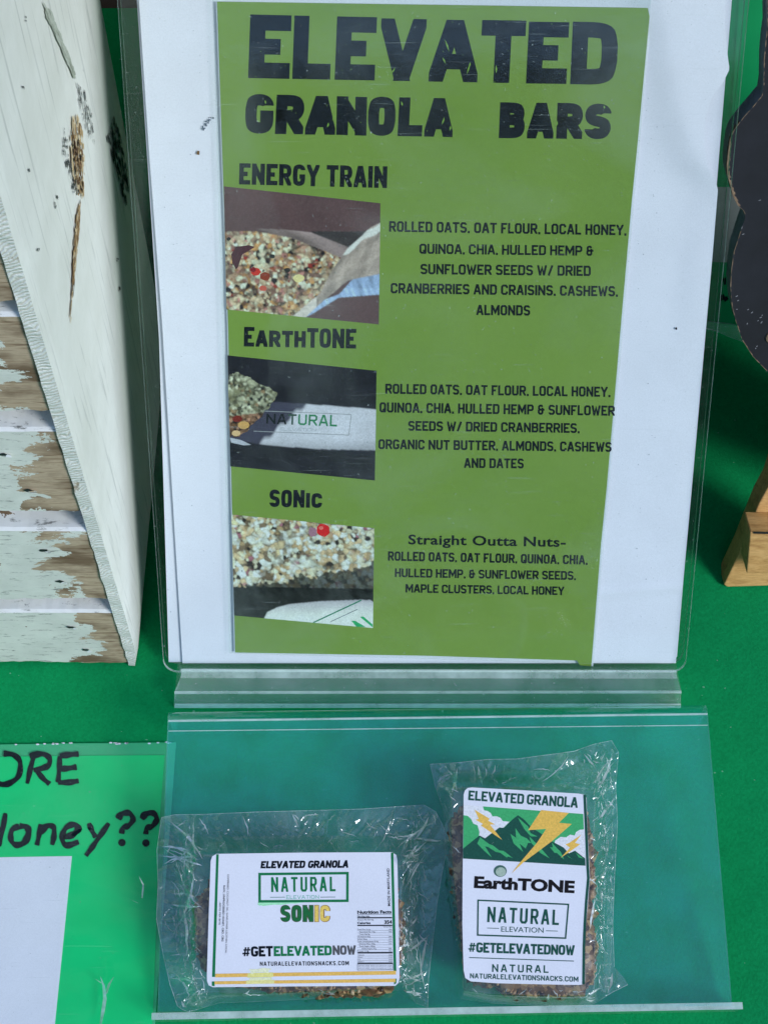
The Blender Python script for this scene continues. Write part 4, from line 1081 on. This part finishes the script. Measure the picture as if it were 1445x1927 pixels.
# -- earthtone bar
HL2 = .023
packB = thing('wrapped_granola_bar', 'wrapped granola bar standing upright, label with mountains and lightning bolts', 'granola bar', PLATE, 'wrapped granola bars on the low acrylic stand')
def C9(pts): return [(790+x/2.206, 1330+y/2.206) for x, y in pts]
def C8(pts): return [(850+x/4.8185, 1470+y/4.8185) for x, y in pts]
topB = C9([(42, 238), (150, 232), (280, 218), (400, 216), (520, 200), (640, 184), (720, 155), (795, 140)])
botB = C9([(170, 1212), (300, 1232), (480, 1240), (640, 1242), (720, 1235), (800, 1185), (862, 1155)])
lefB = C9([(42, 238), (62, 330), (98, 430), (104, 600), (118, 760), (140, 930), (150, 1080), (150, 1160), (170, 1212)])
rigB = C9([(795, 140), (824, 190), (812, 330), (820, 480), (808, 700), (800, 900), (806, 1080), (845, 1125), (862, 1155)])
boxB = (852, 1116, 1488, 1872, 38)
film('wrapper_back', topB, botB, lefB, rigB, boxB, .003, 31, packB, under=True)
bar_body(PLATE, C9([(125, 480), (180, 410), (330, 380), (560, 400), (690, 440), (720, 600), (715, 860), (730, 1010), (722, 1130), (670, 1195), (520, 1205), (390, 1205), (320, 1160), (200, 1130), (160, 900), (135, 700)]), .020, mat_granola('dark date granola', True), packB, 9)
film('wrapper_front', topB, botB, lefB, rigB, boxB, HL2-.0006, 21, packB, amp=1.1, seal=((.93, .03),))
labB = [(107, 120), (118, 85), (145, 62), (180, 57), (600, 80), (1150, 113), (1195, 122), (1218, 150), (1232, 500), (1246, 800), (1250, 870), (1236, 1050), (1216, 1300), (1207, 1500), (1206, 1815), (1190, 1842), (1150, 1848), (800, 1842), (400, 1832), (170, 1815), (122, 1785), (106, 1710), (95, 1300), (97, 900), (101, 500)]
sheet(PLATE, C8(labB), HL2, .0002, M_LABEL, 'label', packB)
pr = Print(PLATE, HL2+.00025, (850, 1470), 4.8185)
TD = alb(28, 76, 72); TG = alb(60, 158, 110); GD = alb(224, 174, 92); WH = (.78, .78, .80)
pr.poly([(106, 215), (280, 229), (1190, 298), (1209, 767), (101, 702)], TG)
cl = [(106, 214), (280, 227), (292, 265), (325, 270), (352, 290), (368, 320), (405, 318), (440, 332), (460, 362), (522, 368), (470, 420), (400, 450), (300, 520), (245, 500), (250, 460), (232, 400), (195, 385), (175, 345), (145, 315), (105, 308)]
pr.poly(cl, WH)
pr.poly([(1197, 438), (1160, 440), (1125, 462), (1112, 492), (1070, 485), (1035, 510), (985, 505), (935, 540), (930, 560), (1040, 680), (1205, 720)], WH)
pr.poly([(101, 612), (180, 548), (250, 492), (300, 518), (370, 465), (430, 420), (470, 424), (540, 355), (598, 308), (660, 352), (720, 420), (800, 470), (905, 545), (1010, 600), (1060, 655), (1115, 630), (1208, 702), (1210, 767), (101, 702)], TD)
for f in ([(255, 508), (340, 572), (368, 580), (430, 628), (468, 632), (552, 697), (505, 682), (498, 694), (440, 650), (395, 640), (378, 628), (330, 598), (300, 590), (362, 692), (290, 628), (230, 566)],
          [(598, 330), (690, 410), (712, 470), (775, 502), (715, 500), (660, 440), (625, 380)],
          [(575, 425), (622, 492), (680, 520), (720, 560), (690, 560), (668, 610), (612, 565), (645, 642), (560, 565), (530, 478), (582, 515)],
          [(700, 500), (790, 590), (885, 700), (800, 650), (720, 560)],
          [(905, 555), (955, 612), (985, 640), (1018, 712), (950, 650), (930, 650), (888, 598), (915, 600)],
          [(1040, 670), (1092, 708), (1060, 690)], [(1122, 650), (1192, 702), (1150, 692)]):
    pr.poly(f, TG)
pr.poly([(810, 262), (1060, 288), (970, 377), (1086, 388), (905, 545), (650, 735), (540, 837), (600, 758), (770, 560), (855, 432), (690, 445)], GD)
pr.poly([(205, 258), (342, 340), (328, 358), (392, 392), (345, 394), (455, 532), (262, 402), (282, 388), (213, 350), (243, 342)], GD)
pr.poly([(1172, 485), (1115, 560), (1162, 572), (1085, 628), (985, 695), (1070, 603), (1028, 573), (1062, 560)], GD)
for (dx, w_) in ((0, 20), (27, 5)):
    xl = [(1190, 125), (1203, 400), (1218, 780), (1224, 880), (1206, 1080), (1192, 1300), (1184, 1500), (1180, 1842)]
    for i in range(len(xl)-1):
        (xa, ya), (xb, yb) = xl[i], xl[i+1]; k = 1 if dx == 0 else .75
        pr.poly([(xa+dx*k, ya), (xa+(dx+w_)*k, ya), (xb+(dx+w_)*k, yb), (xb+dx*k, yb)], TD)
cir = lambda x, y, r: [(x+r*cos(a*math.pi/10), y+r*.9*sin(a*math.pi/10)) for a in range(20)]
pr.poly(cir(438, 815, 59), alb(60, 96, 96)); pr.poly(cir(443, 822, 46), alb(150, 172, 172))
pr.text('ELEVATED GRANOLA', (148, 172), (1138, 243), 88, 96, TD, hw=.10, gap=.07, space=.22)
pr.type('EarthTONE', (200, 965), (1110, 1012), 108, 112, (.012, .01, .012), bold=.045)
pr.line([(238, 1080), (1056, 1118), (1030, 1424), (234, 1396)], 6.5, TD, closed=True)
pr.text('NATURAL', (320, 1278), (968, 1306), 140, 138, TD, hw=.075, gap=.20)
pr.type('ELEVATION', (447, 1365), (830, 1376), 50, 50, TD, bold=-.004)
pr.line([(320, 1332), (428, 1336)], 2.5, TD); pr.line([(852, 1357), (960, 1360)], 2.5, TD)
pr.text('#GETELEVATEDNOW', (150, 1552), (1110, 1580), 92, 92, TD, hw=.105, gap=.05)
pr.line([(158, 1600), (1105, 1632)], 3.5, TD)
pr.text('NATURAL', (365, 1730), (875, 1739), 70, 68, TD, hw=.085, gap=.36)
pr.text('NATURALELEVATIONSNACKS.COM', (165, 1788), (1145, 1820), 46, 46, TD, hw=.085, gap=.16)
pr.done('label_print', PLATE, packB)

# ------------------------------------------------------------------ green flyer on the table, left
fly = thing('flyer', 'green flyer flat on the table at lower left with handwritten style words', 'flyer', TABLE)
FP = [(-160, 1408), (0, 1401), (120, 1399), (332, 1397), (322, 1536), (304, 1760), (290, 1960), (286, 2010), (-200, 2010)]
sheet(TABLE, FP, .0004, .0002, M_FLYEDGE, 'sleeve_margin', fly)
sheet(TABLE, [(-170, 1428), (0, 1424), (120, 1422), (310, 1421), (300, 1560), (294, 1760), (284, 2010), (-200, 2010)], .0008, .0002, M_FLY, 'printed_sheet', fly)
pr = Print(TABLE, .00115, (0, 1200), 2.65)
sheet(TABLE, [(-170, 1616), (136, 1611), (118, 1790), (104, 1927), (97, 2000), (-190, 2000)], .0010, .0001, M_LABEL, 'white_square', fly)
pr.h = .0013
def brush(pts, hw):
    P = []
    pts = [np.array(p, float) for p in pts]; n = len(pts)
    for i in range(n-1):   # Catmull-Rom
        p0 = pts[max(i-1, 0)]; p1 = pts[i]; p2 = pts[i+1]; p3 = pts[min(i+2, n-1)]
        for k in range(6):
            t = k/6; P.append(.5*((2*p1)+(-p0+p2)*t+(2*p0-5*p1+4*p2-p3)*t*t+(-p0+3*p1-3*p2+p3)*t**3))
    P.append(pts[-1]); h = pr.layer(); L, Q = [], []
    m = len(P)
    for i in range(m):
        d = P[min(i+1, m-1)]-P[max(i-1, 0)]; d = d/(np.linalg.norm(d)+1e-9); nn = np.array((-d[1], d[0]))
        wv = hw*(.86+.14*math.sin(i*.8+pts[0][0]))*(1+.12*nn[0])*random.uniform(.95, 1.05)
        if i == 0 or i == m-1: wv *= .8
        L.append(tuple(P[i]+nn*wv)); Q.append(tuple(P[i]-nn*wv))
    for i in range(m-1): pr.poly([L[i], L[i+1], Q[i+1], Q[i]], Kt, h)
for st in ([(20, 578), (70, 585), (102, 620), (95, 690), (45, 728), (0, 730), (-35, 715)],
           [(172, 588), (155, 650), (138, 728)], [(150, 592), (210, 580), (248, 600), (240, 640), (170, 662)], [(180, 655), (215, 700), (250, 730)],
           [(300, 590), (298, 650), (292, 722)], [(300, 590), (350, 584), (395, 580)], [(300, 655), (340, 652), (385, 645)], [(292, 722), (345, 722), (395, 714)],
           [(30, 875), (15, 960), (-5, 1040)], [(-60, 960), (15, 958)],
           [(100, 940), (62, 960), (58, 1010), (85, 1034), (125, 1020), (145, 975), (135, 945), (100, 940)],
           [(205, 930), (198, 980), (186, 1036)], [(200, 975), (235, 940), (268, 945), (272, 985), (262, 1034)],
           [(318, 995), (360, 985), (392, 955), (370, 932), (330, 950), (312, 1000), (335, 1036), (395, 1018)],
           [(445, 925), (462, 965), (480, 995)], [(545, 925), (500, 990), (462, 1045), (430, 1088)],
           [(590, 905), (608, 880), (645, 875), (665, 905), (645, 935), (615, 950), (608, 978)],
           [(708, 905), (728, 880), (765, 875), (783, 905), (762, 938), (735, 950), (728, 980)]):
    brush(st, 17 if len(st) > 4 else 16)
for (x, y) in ((610, 1022), (729, 1024)): pr.poly([(x+19*cos(a*.63), y+19*sin(a*.63)) for a in range(10)], Kt)
pr.done('lettering', TABLE, fly)
# clear cover with a few wrinkles
nx, ny = 110, 110; V = []
for j in range(ny+1):
    for i in range(nx+1):
        x = -.215+.125*i/nx*1.0; y = .12+.16*j/ny
        V.append((x, y, 0))
b = MB()
A0 = np.array((-170, 1410)); corners = [(-170, 1404), (330, 1399), (288, 2005), (-200, 2005)]
rr = lambda x, y: max(0, 1-abs((x-200)-(y-1840)*-.12-3*sin(y*.1))/9)*max(0, 1-abs(y-1870)/70)
for j in range(ny+1):
    for i in range(nx+1):
        s_, t_ = i/nx, j/ny
        x = (1-t_)*((1-s_)*corners[0][0]+s_*corners[1][0])+t_*((1-s_)*corners[3][0]+s_*corners[2][0])
        y = (1-t_)*((1-s_)*corners[0][1]+s_*corners[1][1])+t_*((1-s_)*corners[3][1]+s_*corners[2][1])
        h = .0020+.0004*sin(x*.021+y*.013)+.0003*sin(y*.05+x*.012)+.0026*rr(x, y)+.0014*max(0, 1-abs(y-1660-.2*(x-150))/25)*max(0, 1-abs(x-230)/110)
        b.v.append(TABLE.at(x, y, h))
for j in range(ny):
    for i in range(nx):
        a = j*(nx+1)+i; b.f.append((a, a+nx+1, a+nx+2, a+1)); b.m.append(0); b.c.append(None)
b.build('clear_cover', M_SLEEVE, parent=fly, smooth=True)

m = MB()
for (pts_, w_) in (([(190, 1838), (196, 1856), (198, 1880), (194, 1905), (190, 1927)], 3.2), ([(215, 1838), (206, 1852), (200, 1870)], 2.4), ([(180, 1842), (192, 1850), (200, 1852)], 1.6), ([(262, 1648), (270, 1665), (268, 1690)], 1.4), ([(240, 1690), (262, 1700), (290, 1698)], 1.2)):
    n_ = len(pts_)
    for k in range(n_-1):
        wa, wb = w_*math.sin(math.pi*(k+.15)/n_)+.3, w_*math.sin(math.pi*(k+1.15)/n_)+.3
        (xa, ya), (xb, yb) = pts_[k], pts_[k+1]
        m.face([TABLE.at(xa-wa, ya, .0046), TABLE.at(xb-wb, yb, .0046), TABLE.at(xb+wb, yb, .0052), TABLE.at(xa+wa, ya, .0052)])
m.build('cover_crease', M_FOLD, parent=fly)['kind'] = 'stuff'
m = MB()
for k in range(26):
    x = random.choice([random.uniform(0, 330), random.uniform(95, 145), random.uniform(215, 240)]); y = 1400-.006*x+random.uniform(-1.5, 1.5); r_ = random.uniform(.8, 2.4)
    m.face([TABLE.at(x+r_*1.6*cos(a), y-r_*.8*sin(a), .0026) for a in (0, .9, 2.0, 3.1, 4.2, 5.3)])
m.build('edge_flakes', M_LABEL, parent=fly)['kind'] = 'stuff'

# ------------------------------------------------------------------ rear green flyer (right)
rear = thing('flyer', 'second green flyer in a clear holder behind the black board', 'flyer', REAR)
sheet(REAR, [(1300, -60), (1470, -60), (1470, 616), (1384, 612), (1300, 603)], 0, .0003, mat_paper('shaded green print', (.0, .34, .11), (.0, .30, .10), rough=.5, fine=.04), 'printed_sheet', rear)  # same print as the other flyer, with shade put into its green
sheet(REAR, [(1300, 352), (1460, 352), (1460, 496), (1300, 492)], .0004, .0001, mat_paper('greyed paper', (.36, .38, .38)), 'pale_square', rear)
pr = Print(REAR, .0006, (1300, 300), 4.586)
for f in ([(268, 1028), (300, 1020), (300, 1080), (282, 1082), (275, 1050)], [(250, 1175), (280, 1160), (290, 1185), (310, 1180), (322, 1205), (290, 1232), (280, 1210), (255, 1225)]): pr.poly(f, Kt)
pr.done('lettering', REAR, rear)
sheet(REAR, [(1300, -60), (1403, -60), (1378, 340), (1366, 492), (1352, 625), (1300, 612)], .002, .0012, [M_SLEEVE, M_EDGE], 'holder_panel', rear)
sheet(REAR, [(1300, 600), (1384, 611), (1420, 616), (1420, 655), (1395, 643), (1365, 632), (1348, 624), (1300, 610)], .0012, .0004, [M_DIM, M_EDGE], 'sleeve_edge', rear)

# ------------------------------------------------------------------ black board on its easel
brd = [(1446, -60), (1443, 2), (1443.5, 50), (1439.6, 80), (1437, 110), (1436, 160), (1433, 180), (1420, 196), (1404, 214), (1391, 230), (1380, 245), (1373, 262), (1369, 290), (1367, 312), (1368, 330), (1373, 348), (1379, 370), (1388, 387), (1398, 396), (1401, 403), (1400, 414), (1394, 431), (1387, 453), (1380, 474), (1375.5, 507), (1373.5, 540), (1376, 573), (1384, 605), (1396, 640), (1416, 671), (1445, 701), (1470, 728), (1500, 780), (1530, 840), (1580, 900), (1700, 950), (1850, 950), (1960, 880), (1990, 700), (1960, 540), (1930, 400), (1960, 300), (1900, 190), (1880, 60), (1880, -60)]
P = []
for i in range(len(brd)):
    a, c = brd[i], brd[(i+1) % len(brd)]; L = math.hypot(a[0]-c[0], a[1]-c[1]); n = max(1, int(L/4)) if a[0] < 1460 else 1
    for k in range(n): P.append((a[0]+(c[0]-a[0])*k/n+random.uniform(-.25, .25), a[1]+(c[1]-a[1])*k/n+random.uniform(-.25, .25)))
board = thing('chalkboard', 'black scalloped board with chipped brown edge at the right', 'board', BOARD)
b = MB(); b.prism(uv(BOARD, P), -.010, 0); b.build('panel', [M_BOARD, M_BOARDE], parent=board)
# chipped rim
rim = [p for p in P if p[0] < 1450 and p[1] > -40]
m = MB()
for i in range(len(rim)-1):
    (xa, ya), (xb, yb) = rim[i], rim[i+1]
    t = 1 if 228 < ya < 400 else .35
    if t < 1 and random.random() < .35: continue
    wd = random.uniform(.4, 1.2)*(5.0 if t == 1 and 265 < ya < 385 else 1.5)
    A = BOARD.at(xa-.2, ya, .0002); B = BOARD.at(xb-.2, yb, .0002)
    C = BOARD.at(xb-.2+wd, yb, .0002); D = BOARD.at(xa-.2+wd, ya, .0002)
    m.face([A, B, C, D])
    if t == 1:
        m.face([(A[0]-.0001, A[1], -.0012-.001*random.random()), (B[0]-.0001, B[1], -.0012-.001*random.random()), B, A])
m.build('chipped_rim', M_CHIP, parent=board)
m = MB()
for (x, y) in ((1383, 558), (1386, 566), (1384, 582), (1405, 583), (1412, 589), (1424, 604), (1428, 598), (1432, 594), (1430, 608), (1420, 656), (1422, 652), (1404, 610), (1395, 441), (1394, 430), (1426, 377)):
    l = random.uniform(2, 5); a = random.uniform(.2, 1.2)
    m.face([BOARD.at(x, y, .0002), BOARD.at(x+l*cos(a), y-l*sin(a), .0002), BOARD.at(x+l*cos(a)+.8, y-l*sin(a)+1, .0002), BOARD.at(x+1, y+.8, .0002)])
m.build('scratches', plain('chalky scratch', (.30, .30, .33), .9), parent=board)['kind'] = 'stuff'
m = MB(); ce = BOARD.at(1449, 634, 0); n = 16
for i in range(n):
    a0_, a1_ = i*2*math.pi/n, (i+1)*2*math.pi/n
    for (r0, r1, z0_, z1_) in ((.0011, .0019, .0009, .0007), (.0019, .0022, .0007, .0001)):
        m.face([(ce[0]+r0*cos(a0_), ce[1]+r0*1.3*sin(a0_), z0_), (ce[0]+r1*cos(a0_), ce[1]+r1*1.3*sin(a0_), z1_), (ce[0]+r1*cos(a1_), ce[1]+r1*1.3*sin(a1_), z1_), (ce[0]+r0*cos(a1_), ce[1]+r0*1.3*sin(a1_), z0_)])
m.build('hole_rim', M_CHIP, parent=board)

easel = thing('table_easel', 'small beech wood easel standing on the green cloth at right edge', 'easel', LEGP)
b = MB(); b.prism(uv(LEGP, [(1361, 1101), (1368, 1105), (1500, 1101), (1570, 1094), (1560, 900), (1530, 780), (1490, 780), (1445, 915), (1427, 948), (1390, 1040)]), -.013, 0, 0, 0)
b.build('leg', M_BEECH, parent=easel, bevel=.0006)
# the ledge, a square bar screwed across the leg
LD = Plane((0, .353, 0), (1, 0, 0), (0, sin(R(20)), cos(R(20))))
f = [(1411, 1001), (1520, 1003), (1520, 1080), (1404, 1079)]
hL = .0145
q = [LEGP.at(x, y, hL) for x, y in f]
bk_ = []
m = MB(); pts = [p[:2] for p in q]; m.prism(pts, .0002, hL, 0, 0)
m.build('ledge', M_BEECH, parent=easel, bevel=.0005)
A = LEGP.at(1412, 1001, hL+.0003); B = LEGP.at(1520, 1003, hL+.0003)
m = MB(); m.face([(A[0]+.0012, A[1]-.0010, hL+.0003), (B[0], B[1]-.0010, hL+.0003), (B[0], B[1]+.0001, hL+.0003), (A[0]+.0012, A[1]+.0001, hL+.0003)]); m.build('paint_stain', M_BLACK, parent=easel)
